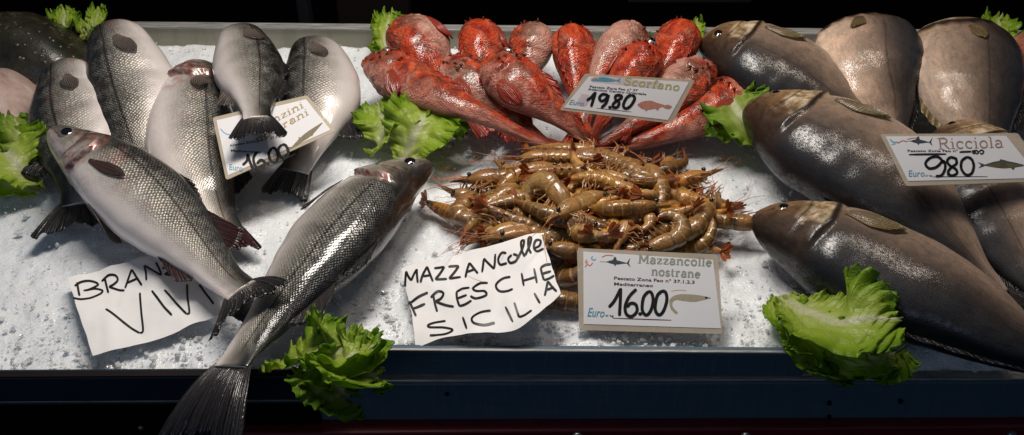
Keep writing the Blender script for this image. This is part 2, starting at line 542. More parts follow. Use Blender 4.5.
def mat_leaf(name, hue=0.0, pale=1.0):
    g = G(name)
    tb = g.sep(g.uv('body'))
    u, v = tb[0], g.m('ABSOLUTE', g.m('SUBTRACT', g.m('MULTIPLY', tb[1], 2), 1))
    n = g.noise(g.uv('pat'), 40, 4, .6)
    n2 = g.noise(g.uv('pat'), 160, 3, .6)
    blade = g.ramp(g.m('ADD', g.m('ADD', g.m('MULTIPLY', v, .55), g.m('MULTIPLY', u, .5)), g.m('MULTIPLY', g.m('SUBTRACT', n, .5), .5)),
                   [(.20, (.62 * pale, .66 * pale, .26)), (.46, (.44 * pale, .56 * pale, .075)), (.78, (.29 * pale + hue, .45 * pale, .018)), (1.05, (.13 * pale + hue * .5, .28 * pale, .008))])
    rib = g.m('SUBTRACT', v, g.m('MULTIPLY', g.m('SUBTRACT', 1.0, u), .16))
    rm = g.ramp(rib, [(.0, 1), (.07, 0)])
    col = g.mix(rm, blade, (.66, .68, .44))
    # side veins running out towards the edge
    ph = g.m('ADD', g.m('SUBTRACT', g.m('MULTIPLY', u, 13.0), g.m('MULTIPLY', v, 4.2)), g.m('MULTIPLY', n, 1.3))
    vn = g.m('ABSOLUTE', g.m('SINE', g.m('MULTIPLY', ph, PI)))
    vm = g.ramp(vn, [(.0, 1), (.22, 0)])
    col = g.mix(g.m('MULTIPLY', g.m('MULTIPLY', vm, .55), g.ramp(v, [(.0, 1), (.95, .15)])), col, (.58, .66, .28))
    nb = g.bump(g.m('ADD', g.m('MULTIPLY', vm, -.25), g.m('ADD', g.m('MULTIPLY', n, 1.2), g.m('MULTIPLY', n2, .6))), .7, .0022)
    p = g.pbsdf(col, .42, 0, .5, .15, .2, nb)
    tr = g.nt.nodes.new('ShaderNodeBsdfTranslucent')
    g.put(tr.inputs[0], g.mix(1, col, (.95, 1.0, .55), 'MULTIPLY'))
    mx = g.nt.nodes.new('ShaderNodeMixShader')
    mx.inputs[0].default_value = .5
    g.nt.links.new(p, mx.inputs[1])
    g.nt.links.new(tr.outputs[0], mx.inputs[2])
    return g.done(mx.outputs[0])


def mat_prawn(name, a, b, seed=0):
    g = G(name)
    tb = g.sep(g.uv('body'))
    t, vv = tb[0], tb[1]
    o = g.mapv(g.uv('pat'), loc=(seed, seed, 0))
    r = g.rnd()
    n = g.noise(o, 60, 4, .6)
    n2 = g.noise(o, 320, 3, .6)
    c = g.mix(g.ramp(g.m('ADD', vv, g.m('MULTIPLY', g.m('SUBTRACT', n, .5), .6)), [(.1, 0), (.75, 1)]), a, b)
    hue = g.ramp(r, [(0, (.5, .44, .36)), (.25, (.9, .9, .8)), (.5, (1.3, 1.3, 1.0)), (.7, (1.15, .92, .62)), (.85, (1.1, 1.25, 1.25)), (1, (.65, .58, .5))])
    c = g.mix(1, c, hue, 'MULTIPLY')
    blo = g.ramp(g.noise(o, 110, 5, .7, .6), [(.42, 0), (.62, 1)])
    c = g.mix(g.m('MULTIPLY', blo, .6), c, g.mix(1, c, (.38, .30, .24), 'MULTIPLY'))
    # thin pale joints between the tail plates
    seg = g.m('FRACT', g.m('MULTIPLY', g.m('SUBTRACT', t, .38), 1 / .095))
    jm = g.m('MULTIPLY', g.ramp(seg, [(.0, 1), (.10, 0), (.90, 0), (1, .8)]), g.ramp(t, [(.37, 0), (.39, 1), (.93, 1), (.95, 0)]))
    c = g.mix(g.m('MULTIPLY', jm, .6), c, (.60, .34, .14))
    sp = g.ramp(n2, [(.55, 0), (.68, 1)])
    c = g.mix(g.m('MULTIPLY', sp, .45), c, (.09, .032, .010))
    c = g.mix(g.ramp(t, [(.9, 0), (1, .6)]), c, (.30, .055, .015))
    car = g.ramp(t, [(.33, 1), (.375, 0)])
    c = g.mix(g.m('MULTIPLY', car, .5), c, g.ramp(g.noise(o, 75, 5, .7, .8), [(.35, (.10, .045, .012)), (.5, (.30, .15, .045)), (.65, (.50, .22, .06))]))
    groove = g.ramp(g.m('ABSOLUTE', g.m('SUBTRACT', t, g.m('ADD', .362, g.m('MULTIPLY', vv, -.05)))), [(.003, 1), (.010, 0)])
    c = g.mix(g.m('MULTIPLY', groove, .6), c, (.05, .016, .006))
    nb = g.bump(g.m('ADD', n2, g.m('MULTIPLY', n, 1.4)), .7, .0015)
    return g.done(g.pbsdf(c, .38, 0, .4, .75, .07, nb, sss=.55, sss_r=(1, .5, .2), sss_scale=.009, cnormal=g.bump(g.m('ADD', n2, n), .3, .0008)))


def build_materials():
    M = {}
    for i in range(4):
        M['bass%d' % i] = mat_bass('sea_bass_skin', [1.0, .9, 1.1, .82][i], i * 3.7, [.62, .4, .7, .3][i])
    M['bass4'] = mat_bass('sea_bass_skin', .95, 17.3, .16)
    for i in range(4):
        M['jack%d' % i] = mat_jack('amberjack_skin', i * 2.9 + 1, [1.15, 1.8, 1.35, 1.1][i], [-.05, -.04, -.05, -.12][i])
    for i in range(5):
        M['scorp%d' % i] = mat_scorpion('scorpionfish_skin', i * 4.1, [.18, .4, .62, .10, .42][i])
    M['fin_dark'] = mat_fin('dark_fin', (.035, .030, .030), (.008, .008, .010), 24, .1)
    M['fin_grey'] = mat_fin('grey_fin', (.17, .135, .12), (.075, .062, .058), 9, .25, clear=.7)
    M['fin_red'] = mat_fin('red_fin', (.36, .06, .03), (.30, .03, .018), 12, .3)
    M['fin_reddark'] = mat_fin('wine_fin', (.036, .016, .016), (.026, .007, .008), 18, .12)
    M['fin_wine'] = mat_fin('brown_fin', (.085, .045, .040), (.05, .032, .030), 9, .25, clear=.6)
    M['fin_olive'] = mat_fin('olive_fin', (.17, .11, .065), (.15, .12, .04), 10, .2, clear=.5)
    M['eye_ring'] = plain('eye_silver', (.42, .40, .36), .2, .6, 1, .3, 200)
    M['eye_gold'] = plain('eye_gold', (.30, .20, .08), .2, .5, 1, .3, 200)
    M['pupil'] = plain('pupil', (.004, .004, .006), .06, 0, 1, .1)
    M['gum'] = plain('mouth_inside', (.18, .035, .030), .3, 0, .6, .4, 120)
    M['lettuce0'] = mat_leaf('lettuce_leaf', .0, 1.0)
    M['lettuce1'] = mat_leaf('lettuce_leaf_deep', -.03, .80)
    M['prawn0'] = mat_prawn('prawn_shell', (.17, .080, .015), (.48, .25, .052), 0)
    M['prawn1'] = mat_prawn('prawn_shell_grey', (.22, .115, .036), (.46, .27, .10), 3)
    M['prawn_leg'] = plain('prawn_leg', (.42, .19, .06), .3, 0, .6, .5, 300)
    M['prawn_tail'] = mat_fin('prawn_tail', (.36, .14, .035), (.34, .07, .02), 6, .35)
    M['feeler'] = plain('prawn_feeler', (.55, .16, .06), .35, 0, .4, .2, 200)
    # crushed ice
    g = G('crushed_ice')
    o = g.obj()
    d = g.vor(o, 330, 1)
    d2 = g.vor(o, 130, 1)
    n = g.noise(o, 9, 4)
    n5 = g.noise(o, 520, 3)
    c = g.ramp(g.m('ADD', g.m('MULTIPLY', d, .4), g.m('MULTIPLY', n, .6)), [(.15, (.68, .72, .76)), (.45, (.74, .77, .80)), (.8, (.80, .81, .82))])
    nb = g.bump(g.m('ADD', g.m('ADD', g.m('MULTIPLY', d, 1.0), g.m('MULTIPLY', d2, .9)), g.m('MULTIPLY', n5, .5)), .5, .0013)
    M['ice'] = g.done(g.pbsdf(c, g.ramp(d, [(.2, .18), (.6, .5)]), 0, .5, .2, .12, nb, sss=.55, sss_r=(.8, .9, 1.0), sss_scale=.010))
    g = G('ice_crystal')
    M['shard'] = g.done(g.pbsdf((.84, .86, .87), .12, 0, .5, 0, trans=.12, ior=1.31, sss=.9, sss_r=(.9, .95, 1), sss_scale=.012))
    g = G('clear_ice')
    M['clear_ice'] = g.done(g.pbsdf((.90, .92, .93), .07, 0, .5, 0, trans=.30, ior=1.31, sss=.8, sss_r=(.9, .95, 1), sss_scale=.012))
    # painted metal of the counter
    g = G('blue_black_metal')
    o = g.obj()
    n = g.noise(g.mapv(o, scale=(3, 30, 30)), 6, 5, .6)
    sc = g.ramp(g.noise(g.mapv(o, scale=(2, 60, 60)), 5, 6, .7), [(.6, 0), (.75, 1)])
    c = g.mix(g.m('MULTIPLY', sc, .35), g.mix(n, (.036, .074, .112), (.054, .098, .138)), (.17, .185, .19))
    dr = g.ramp(g.noise(g.mapv(o, scale=(60, 5, 5)), 3, 5, .7), [(.52, 0), (.68, 1)])
    c = g.mix(g.m('MULTIPLY', dr, .5), c, (.10, .115, .12))
    M['metal_dark'] = g.done(g.pbsdf(c, g.m('ADD', .30, g.m('MULTIPLY', n, .3)), .0, .5, .2, .2, g.bump(n, .15, .001)))
    g = G('pale_metal_edge')  # pale trim metal; edge highlights of the rails are put in its colour
    o = g.obj()
    n = g.noise(g.mapv(o, scale=(4, 40, 40)), 8, 5, .65)
    M['metal_edge'] = g.done(g.pbsdf(g.ramp(n, [(.3, (.16, .16, .16)), (.6, (.36, .35, .33)), (.8, (.58, .56, .52))]), g.m('ADD', .25, g.m('MULTIPLY', n, .3)), .25, .5, normal=g.bump(n, .2, .0008)))
    g = G('steel_back')
    o = g.obj()
    n = g.noise(g.mapv(o, scale=(2, 20, 20)), 6, 5, .6)
    st = g.ramp(g.noise(g.mapv(o, scale=(30, 3, 3)), 2, 4, .6), [(.5, 0), (.7, 1)])
    M['steel'] = g.done(g.pbsdf(g.mix(g.m('MULTIPLY', st, .4), g.mix(n, (.26, .25, .19), (.36, .345, .27)), (.15, .14, .10)), .42, .25, .5))
    M['metal_side'] = plain('black_metal', (.016, .030, .050), .35, 0, .2, .5, 14)
    M['red_paint'] = plain('dark_red_paint', (.14, .010, .016), .35, 0, .3, .4, 30)
    M['rivet'] = plain('rivet_steel', (.16, .17, .18), .3, .8, 0, .3, 90)
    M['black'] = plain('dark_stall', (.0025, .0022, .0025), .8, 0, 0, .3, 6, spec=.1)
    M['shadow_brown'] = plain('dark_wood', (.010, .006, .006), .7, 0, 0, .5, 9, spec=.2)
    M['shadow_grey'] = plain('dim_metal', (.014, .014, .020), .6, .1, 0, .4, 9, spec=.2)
    # paper and signs
    g = G('white_paper')
    o = g.obj()
    n = g.noise(o, 28, 4, .6)
    M['paper'] = g.done(g.pbsdf(g.mix(n, (.74, .73, .72), (.82, .81, .80)), .55, 0, .4, .12, .3, g.bump(g.noise(o, 40, 4, .6), .25, .003)))
    g = G('printed_card')
    o = g.obj()
    n = g.noise(o, 18, 3, .6)
    M['card'] = g.done(g.pbsdf(g.mix(n, (.70, .69, .71), (.78, .77, .77)), .3, 0, .5, .5, .12))
    g = G('laminate')
    o = g.obj()
    n = g.noise(o, 45, 4, .7)
    p = g.pbsdf(g.mix(n, (.62, .55, .45), (.46, .38, .28)), .18, 0, .5, .5, .08)
    tr = g.nt.nodes.new('ShaderNodeBsdfTransparent')
    mx = g.nt.nodes.new('ShaderNodeMixShader')
    mx.inputs[0].default_value = .30
    g.nt.links.new(p, mx.inputs[1])
    g.nt.links.new(tr.outputs[0], mx.inputs[2])
    M['laminate'] = g.done(mx.outputs[0])
    g = G('marker_ink')
    n = g.noise(g.obj(), 260, 4, .7)
    M['ink'] = g.done(g.pbsdf(g.ramp(n, [(.3, (.006, .006, .007)), (.62, (.014, .013, .013)), (.8, (.06, .055, .05))]), .4, 0, .4))
    M['ink_grey'] = plain('ink_smudge', (.30, .28, .29), .5, 0, 0, .3, 300)
    M['print_black'] = plain('print_black', (.02, .016, .018), .4)
    M['print_brown'] = plain('print_brown', (.10, .03, .028), .4)
    M['title_grey'] = plain('title_grey_green', (.30, .32, .26), .4)
    M['title_olive'] = plain('title_olive', (.42, .41, .13), .4)
    M['title_tan'] = plain('title_tan', (.36, .23, .17), .4)
    M['title_gold'] = plain('title_gold', (.40, .29, .15), .4)
    M['euro_blue'] = plain('print_blue', (.10, .32, .42), .4)
    M['logo_blue'] = plain('logo_blue', (.20, .42, .62), .4)
    M['logo_red'] = plain('logo_red', (.62, .20, .18), .4)
    M['logo_orange'] = plain('logo_orange', (.75, .36, .12), .4)
    M['draw_grey'] = plain('drawing_slate', (.07, .085, .10), .4, 0, 0, .5, 300)
    M['draw_prawn'] = plain('drawing_prawn', (.50, .43, .30), .4, 0, 0, .5, 300)
    M['draw_fish'] = plain('drawing_amberjack', (.20, .17, .085), .4, 0, 0, .8, 120)
    M['draw_back'] = plain('drawing_back', (.10, .11, .11), .4, 0, 0, .5, 200)
    M['draw_red'] = plain('drawing_scorpionfish', (.62, .27, .20), .4, 0, 0, .5, 200)
    M['draw_bass'] = plain('drawing_bass', (.30, .24, .15), .4, 0, 0, .6, 200)
    M['wash_lilac'] = plain('print_wash', (.70, .60, .64), .4, 0, 0, .3, 60)
    M['blue_tag'] = plain('blue_plastic', (.03, .12, .36), .3, 0, .5, .3, 60)
    # flatfish
    g = G('flatfish_back')
    o = g.obj()
    n = g.noise(o, 40, 5, .7)
    sp = g.ramp(g.vor(o, 95, 1), [(.12, 1), (.30, 0)])
    c = g.mix(g.m('MULTIPLY', sp, .5), g.ramp(n, [(.3, (.006, .006, .004)), (.55, (.022, .020, .012)), (.75, (.055, .048, .03))]), (.10, .09, .06))
    M['flat_dark'] = g.done(g.pbsdf(c, .4, 0, .5, .4, .15, g.bump(g.m('ADD', n, sp), .7, .002)))
    g = G('flatfish_belly')
    o = g.obj()
    n = g.noise(o, 26, 5, .65, .6)
    c = g.ramp(n, [(.3, (.34, .20, .17)), (.5, (.46, .33, .29)), (.7, (.56, .46, .41))])
    M['flat_pale'] = g.done(g.pbsdf(c, .3, 0, .5, .7, .1, g.bump(n, .5, .004), sss=.15, sss_r=(1, .4, .3), sss_scale=.004))
    g = G('salmon_flesh')
    o = g.obj()
    n = g.noise(g.mapv(o, scale=(1, 6, 6)), 22, 4, .6, .8)
    M['flesh'] = g.done(g.pbsdf(g.ramp(n, [(.3, (.20, .05, .035)), (.55, (.36, .12, .085)), (.75, (.5, .3, .25))]), .3, 0, .5, .6, .1, g.bump(n, .5, .003)))
    return M


M = build_materials()


# ------------------------------------------------------------------ the ice
def fbm(x, y, z=0.0, o=4):
    return mnoise.fractal(Vector((x, y, z)), .9, 2.1, o)


PILE_C = P(588, 212, 0)


def ice_z(x, y):
    z = .010 * fbm(x * 6, y * 6, 3.1, 3) * .6
    # a low bank along the back wall
    z += .012 * max(0, min(1, (y - .28) / .12))
    return z - .004


def front_y(x):
    """where the ice ends at the front rails"""
    a, b = P(310, 360).x, P(806, 352).x
    if x < a:
        return P(150, 377.5).y + .001
    if x < b:
        return P(560, 352.5).y + .001
    return P(900, 374, -.022).y


def make_ice():
    mb = MB()
    xs = np.arange(-.80, .861, .0034)
    rows = []
    nr = 196
    fr_r = front_y(.6)
    for k in range(-1, nr):
        row = []
        for x in xs:
            f = front_y(x)
            y = f + (.412 - f) * max(k, 0) / (nr - 1)
            z = ice_z(x, y)
            if f == fr_r:
                z -= .022 * max(0, 1 - (y - f) / .05)
            d, _ = mnoise.voronoi(Vector((x * 150, y * 150, 0)))
            d2, _ = mnoise.voronoi(Vector((x * 60, y * 60, 4)))
            z += .0004 * (d[1] - d[0]) + .0009 * (d2[1] - d2[0]) + .0008 * fbm(x * 160, y * 160, 1.3, 2) + .0045 * fbm(x * 26, y * 26, 7, 3) - .002
            if k < 0:
                z = -.030
            row.append((x, y, z))
        rows.append(row)
    mb.grid(rows)
    o = mb.build('crushed_ice', M['ice'])
    tag(o, kind='structure')
    # loose crystals lying on it
    mb = MB()
    rr = random.Random(5)
    for k in range(6500):
        x = rr.uniform(-.8, .85)
        y = rr.uniform(-.33, .40)
        if k % 3 == 0:
            y = front_y(x) + .004 + abs(rr.gauss(0, .06))
        if y < front_y(x) + .003:
            continue
        r = rr.uniform(.0008, .0018) * (1.8 if rr.random() < .05 else 1)
        c = Vector((x, y, ice_z(x, y) + rr.uniform(-.0005, .0042)))
        rot = Matrix.Rotation(rr.uniform(0, 6.28), 3, 'X') @ Matrix.Rotation(rr.uniform(0, 6.28), 3, 'Z')
        b = len(mb.v)
        for d in ((1, 0, 0), (-1, 0, 0), (0, 1, 0), (0, -1, 0), (0, 0, 1), (0, 0, -1)):
            p = Vector(d) * r * rr.uniform(.5, 1.5)
            p.x += rr.uniform(-.3, .3) * r
            mb.v.append(tuple(c + rot @ p))
        for f in ((0, 2, 4), (2, 1, 4), (1, 3, 4), (3, 0, 4), (2, 0, 5), (1, 2, 5), (3, 1, 5), (0, 3, 5)):
            mb.face([b + i for i in f])
    o = mb.build('ice_crystals', M['shard'], smooth=False)
    tag(o, kind='stuff')


def make_chunks():
    mb = MB()
    rr = random.Random(31)
    for k in range(620):
        x = rr.uniform(-.7, .75)
        f = front_y(x)
        y = f + .006 + abs(rr.gauss(0, .055)) if k % 4 else rr.uniform(f, .38)
        r = rr.uniform(.0018, .0038)
        c = Vector((x, y, ice_z(x, y) + rr.uniform(.0005, .004) - (.022 * max(0, 1 - (y - f) / .05) if f == front_y(.6) else 0)))
        rot = Matrix.Rotation(rr.uniform(0, 6.28), 3, 'X') @ Matrix.Rotation(rr.uniform(0, 6.28), 3, 'Z')
        b = len(mb.v)
        for sx, sy, sz in ((-1, -1, -1), (1, -1, -1), (1, 1, -1), (-1, 1, -1), (-1, -1, 1), (1, -1, 1), (1, 1, 1), (-1, 1, 1)):
            mb.v.append(tuple(c + rot @ Vector((sx * r * rr.uniform(.5, 1.2), sy * r * rr.uniform(.4, .9), sz * r * rr.uniform(.3, .8)))))
        for q in ((0, 3, 2, 1), (4, 5, 6, 7), (0, 1, 5, 4), (1, 2, 6, 5), (2, 3, 7, 6), (3, 0, 4, 7)):
            mb.face([b + i for i in q])
    o = mb.build('ice_chunks', M['clear_ice'], smooth=False)
    tag(o, kind='stuff')


# ------------------------------------------------------------------ fish
PROF = {
    'bass': dict(hd=[(0, .13), (.03, .27), (.12, .53), (.22, .77), (.34, .96), (.42, 1), (.54, .93), (.66, .76), (.8, .52), (.91, .385), (1, .37)],
                 hv=[(0, .13), (.03, .28), (.12, .55), (.22, .78), (.36, .97), (.45, 1), (.56, .90), (.68, .67), (.82, .46), (.92, .37), (1, .35)],
                 w=[(0, .14), (.03, .36), (.12, .68), (.22, .92), (.35, 1), (.50, .93), (.66, .68), (.8, .40), (.92, .20), (1, .10)]),
    'jack': dict(hd=[(0, .12), (.025, .31), (.09, .55), (.18, .79), (.3, .96), (.42, 1), (.60, .82), (.76, .50), (.9, .22), (1, .15)],
                 hv=[(0, .12), (.025, .31), (.09, .55), (.18, .78), (.3, .96), (.42, 1), (.60, .80), (.76, .46), (.9, .20), (1, .14)],
                 w=[(0, .10), (.04, .40), (.1, .68), (.2, .92), (.32, 1), (.48, .96), (.64, .78), (.78, .48), (.9, .24), (1, .14)]),
    'scorp': dict(hd=[(0, .20), (.03, .44), (.1, .76), (.2, 1), (.3, .98), (.45, .76), (.62, .50), (.8, .30), (.93, .24), (1, .25)],
                  hv=[(0, .18), (.03, .40), (.1, .70), (.2, .94), (.32, 1), (.45, .82), (.62, .50), (.8, .28), (.93, .23), (1, .24)],
                  w=[(0, .22), (.03, .48), (.1, .80), (.19, 1), (.3, .97), (.45, .76), (.62, .48), (.8, .26), (.93, .15), (1, .12)]),
}


class Fish:
    def __init__(s, name, kind, cat, label, group, spine, D, Wd, side, mat, roll=0, fins=(), eye=None, eyemat='eye_ring', seed=0, head_bumps=0.0, mouth=.56, t0=0.0, pw=1.0):
        pts = []
        for i, p in enumerate(spine):
            if p[0] == 'w':
                pts.append(p)
            else:
                pts.append(P(*p))
        for i in range(len(pts) - 1, -1, -1):
            if not isinstance(pts[i], Vector):
                base = pts[i + 1] if i + 1 < len(pts) else pts[i - 1]
                pts[i] = base + Vector(pts[i][1:])
        if not isinstance(pts[-1], Vector):
            pts[-1] = pts[-2] + Vector(pts[-1][1:])
        s.n, s.nv = 110, 44
        s.c = catmull(pts, s.n)
        s.kind, s.D, s.Wd, s.roll, s.mat = kind, D / 2, Wd / 2, R(roll), mat
        s.sg = 1 if side == 'R' else -1
        s.len = sum((b - a).length for a, b in zip(s.c, s.c[1:]))
        s.seed = seed
        s.bumps = head_bumps
        s.mouth = mouth
        s.t0 = t0
        s.pw = pw
        s.fr = []
        for i in range(s.n):
            T = (s.c[min(i + 1, s.n - 1)] - s.c[max(i - 1, 0)]).normalized()
            hz = Vector((T.x, T.y, 0))
            if hz.length < .05:
                hz = Vector((s.fr[-1][3].x, s.fr[-1][3].y, 0)) if s.fr else Vector((0, -1, 0))
            hz.normalize()
            S = Vector((hz.y, -hz.x, 0))
            N = S.cross(T)
            # right-handed: S to the right of the heading seen from above
            N = (S.cross(T)).normalized()
            if N.z < 0 and abs(T.z) < .7:
                N = -N
            Dv = S * s.sg
            cr, sr = math.cos(s.roll), math.sin(s.roll)
            s.fr.append((T, Dv * cr + N * sr, N * cr - Dv * sr, hz))
        mid = s.c[s.n // 2]
        zmin = min(p.z for p in s.c) - s.Wd * .9
        s.root = empty(name, Vector((mid.x, mid.y, max(0, zmin))), label, cat, group)
        s.body()
        if kind == 'scorp':
            s.spines()
        if eye:
            for e in (eye if isinstance(eye, list) else [eye]):
                s.eye(*e, ring=eyemat)
        for f in fins:
            getattr(s, f[0])(**f[1])

    def surf(s, t, th):
        x = max(0, min(1, t)) * (s.n - 1)
        i = min(int(x), s.n - 2)
        f = x - i
        c = s.c[i].lerp(s.c[i + 1], f)
        T, Dv, N, _ = s.fr[i]
        T2, D2, N2, _ = s.fr[i + 1]
        T, Dv, N = T.lerp(T2, f), Dv.lerp(D2, f), N.lerp(N2, f)
        pr = PROF[s.kind]
        cs, sn = math.cos(th), math.sin(th)
        te = t ** s.pw
        h = interp(pr['hd'] if cs > 0 else pr['hv'], te) * s.D
        w = interp(pr['w'], te) * s.Wd
        sx = math.copysign(abs(sn) ** .86, sn)
        cx = math.copysign(abs(cs) ** .96, cs)
        vv = th / PI if th <= PI else 2 - th / PI
        nrm = (Dv * cs * w + N * sn * h)
        nrm = nrm.normalized() if nrm.length > 1e-9 else N
        # gill cover, cheek and mouth in the shape itself
        k = s.D / .05 * (.55 if s.kind == 'jack' else 1.35)
        tg = .232 - .09 * abs(vv - .5)
        off = 0
        tq, t = t, s.t0 + (1 - s.t0) * t
        edge = max(0, min(1, (vv - .2) / .1)) * max(0, min(1, (.95 - vv) / .1))
        if t < tg:
            off += .0030 * k * math.exp(-(tg - t) / .045) * edge
        elif t < tg + .03:
            off -= .0026 * k * (1 - (t - tg) / .03) * edge
        tp = .165 - .06 * abs(vv - .55)
        off -= .0018 * k * math.exp(-((t - tp) / .008) ** 2) * edge
        if t < .105:
            g = math.exp(-((vv - s.mouth - t * .5) / .035) ** 2)
            off -= .0045 * k * g * min(1, (.105 - t) / .03) * min(1, t / .02 + .3)
        t = tq
        if s.bumps and t < .34:
            q = c + Dv * cs * h + N * sn * w
            off += s.bumps * (mnoise.noise(q * 95 + Vector((s.seed, 0, 0))) + .6 * mnoise.noise(q * 210)) * (1 - t / .34)
        if s.kind == 'jack':
            off += .0011 * mnoise.noise(Vector((t * 5, vv * 2.5, s.seed * 1.7))) + .0009 * mnoise.noise(Vector((t * 16, vv * 7, s.seed)))
        off += .0007 * mnoise.noise(Vector((t * 14, vv * 5, s.seed * 3.3 + (0 if th <= PI else 9)))) * k
        p = c + Dv * (cx * h) + N * (sx * w) + nrm * off
        return p, nrm

    def body(s):
        rows = []
        for i in range(s.n):
            t = i / (s.n - 1)
            rows.append([s.surf(t, 2 * PI * j / s.nv)[0] for j in range(s.nv)])
        L, hh = s.len, s.D * 2.2

        def ua(i, j):
            th = 2 * j / s.nv
            vv = th if th <= 1 else 2 - th
            return (i / (s.n - 1) * L + (0 if th <= 1 else 3), vv * hh)

        def ub(i, j):
            th = 2 * j / s.nv
            vv = th if th <= 1 else 2 - th
            return (s.t0 + (1 - s.t0) * i / (s.n - 1), vv)
        mb = MB()
        fl = s.sg < 0
        b = mb.grid(rows, ua, ub, closed=True, flip=fl)
        mb.cap(b, s.nv, not fl, (0, .5))
        mb.cap(b + (s.n - 1) * s.nv, s.nv, fl, (1, .5))
        s.body_o = mb.build('body', s.mat, s.root)

    def eye(s, t, vv, r, sink=.6, ring='eye_ring'):
        p, n = s.surf(t, vv * PI)
        q, n2 = s.surf(t + .02, vv * PI)
        a = n.orthogonal().normalized()
        b_ = n.cross(a)
        c = p - n * (r * sink)
        mb = MB()
        rings = []
        ang = [2, 12, 22, 31, 33, 46, 60, 64, 78, 92]
        for A in ang:
            A = R(A)
            rr = r * math.sin(A)
            hgt = r * math.cos(A) * .85
            rings.append([c + n * hgt + (a * math.cos(2 * PI * k / 18) + b_ * math.sin(2 * PI * k / 18)) * rr for k in range(18)])
        st = mb.grid(rings, closed=True)
        for k in range(len(mb.f)):
            rw = k // 18
            mb.mi[k] = 0 if rw < 4 else (1 if rw < 7 else 2)
        mb.cap(st, 18, True)
        mb.build('eye', [M['pupil'], M[ring], M['gum']], s.root)

    def spines(s):
        rr = random.Random(int(s.seed * 10))
        mb = MB()
        for k in range(13):
            t, vv = rr.uniform(.06, .24), rr.uniform(.12, .62)
            th = vv * PI
            p, n = s.surf(t, th)
            q, _ = s.surf(t + .035, th)
            d = ((q - p).normalized() * 1.0 + n * .55).normalized()
            ln = rr.uniform(.006, .011)
            mb.tube([p - n * .002, p + d * ln * .5, p + d * ln], [.0022, .0014, .0003], 6)
        mb.build('head_spines', s.mat, s.root)

    def _sheet(s, name, rows, mat, thick=.0007):
        mb = MB()
        mb.grid(rows)
        o = mb.build(name, mat, s.root)
        md = o.modifiers.new('thick', 'SOLIDIFY')
        md.thickness = thick
        md.offset = 0
        return o

    def strip(s, name='dorsal_fin', t0=.3, t1=.55, h=.03, th=0.0, sweep=.7, lean=0.0, mat='fin_dark', spiny=False, lift=0.0, peak=.35):
        nj, ni = 40, 7
        rows = [[None] * nj for _ in range(ni)]
        for j in range(nj):
            v = j / (nj - 1)
            t = t0 + (t1 - t0) * v
            p, n = s.surf(t, th)
            k = min(int(t * (s.n - 1)), s.n - 1)
            T, Dv, N, _ = s.fr[k]
            out = Dv * math.cos(th) + N * math.sin(th) * .9
            d = (out * 1.0 + T * sweep + N * lean).normalized()
            prof = (v / peak) ** .6 if v < peak else (1 - (v - peak) / (1 - peak)) ** .8
            if spiny:
                prof *= .62 + .38 * abs(math.cos(v * PI * 8)) ** .6
            hh = h * max(.03, prof)
            for i in range(ni):
                u = i / (ni - 1)
                rows[i][j] = p - out * .003 + d * (hh * u + .002) + N * (lift * u * u + .0012 * math.sin(v * 40) * u) + T * (sweep * .25 * h * u * u)
        s._sheet(name, rows, M[mat])

    def tail(s, L=.07, spread=.085, fork=.35, mat='fin_dark', droop=0.0, fold=0.0, up=0.0, skew=0.0, twist=0.0, curl=0.0):
        T, Dv, N, _ = s.fr[-1]
        T = T.copy()
        if twist:
            m = Matrix.Rotation(R(twist), 3, T)
            Dv, N = m @ Dv, m @ N
        c = s.c[-1]
        hb = interp(PROF[s.kind]['hd'], 1) * s.D
        nj, ni = 45, 14
        rows = []
        for i in range(ni):
            u = i / (ni - 1)
            row = []
            for j in range(nj):
                v = j / (nj - 1) * 2 - 1
                ll = L * (1 - fork + fork * abs(v) ** 1.25) * (1 + .035 * math.sin(v * 23 + s.seed) + .02 * math.sin(v * 61))
                ll *= 1 - .10 * max(0, abs(v) - .92) / .08
                half = hb * 1.0 + (spread - hb) * u ** .85
                p = c - T * .008 + T * (ll * u + .001) + Dv * (v * half + skew * u * u * L)
                p += N * (.0026 * math.sin(v * 9 + s.seed) * u + .0012 * math.sin(v * 27) * u + fold * abs(v) * u + up * u * u)
                p += N * (curl * u * u * v)
                p.z -= droop * u * u
                row.append(p)
            rows.append(row)
        s._sheet('tail_fin', rows, M[mat], .0011)

    def petal(s, name='pectoral_fin', t=.27, vv=.5, L=.055, w=.024, ang=0.0, lift=.012, mat='fin_dark', back=1.0, tip=.25):
        """a fin rooted on the flank pointing backwards; ang turns it towards the belly"""
        th0 = vv * PI
        rad = math.sqrt(interp(PROF[s.kind]['hd'], t + .05) * s.D * interp(PROF[s.kind]['w'], t + .05) * s.Wd)
        ca, sa = math.cos(R(ang)), math.sin(R(ang))
        rows = []
        for i in range(14):
            u = i / 13
            wd = w * ((.32 + .68 * min(1, u / .5) ** .9) if u < .5 else (tip + (1 - tip) * math.sqrt(max(0, 1 - ((u - .5) / .5) ** 2))))
            row = []
            for j in range(17):
                v = j / 16 * 2 - 1
                a = L * u * (1 - .10 * v * v)
                b = wd * .5 * v
                da, db = a * ca - b * sa, a * sa + b * ca
                p, n = s.surf(t + back * da / s.len, th0 + db / rad)
                row.append(p + n * (.0012 + lift * u ** 1.6 * (1 - .35 * v) + .0007 * math.sin(v * 9 + u * 2) * u))
            rows.append(row)
        s._sheet(name, rows, M[mat], .0008)


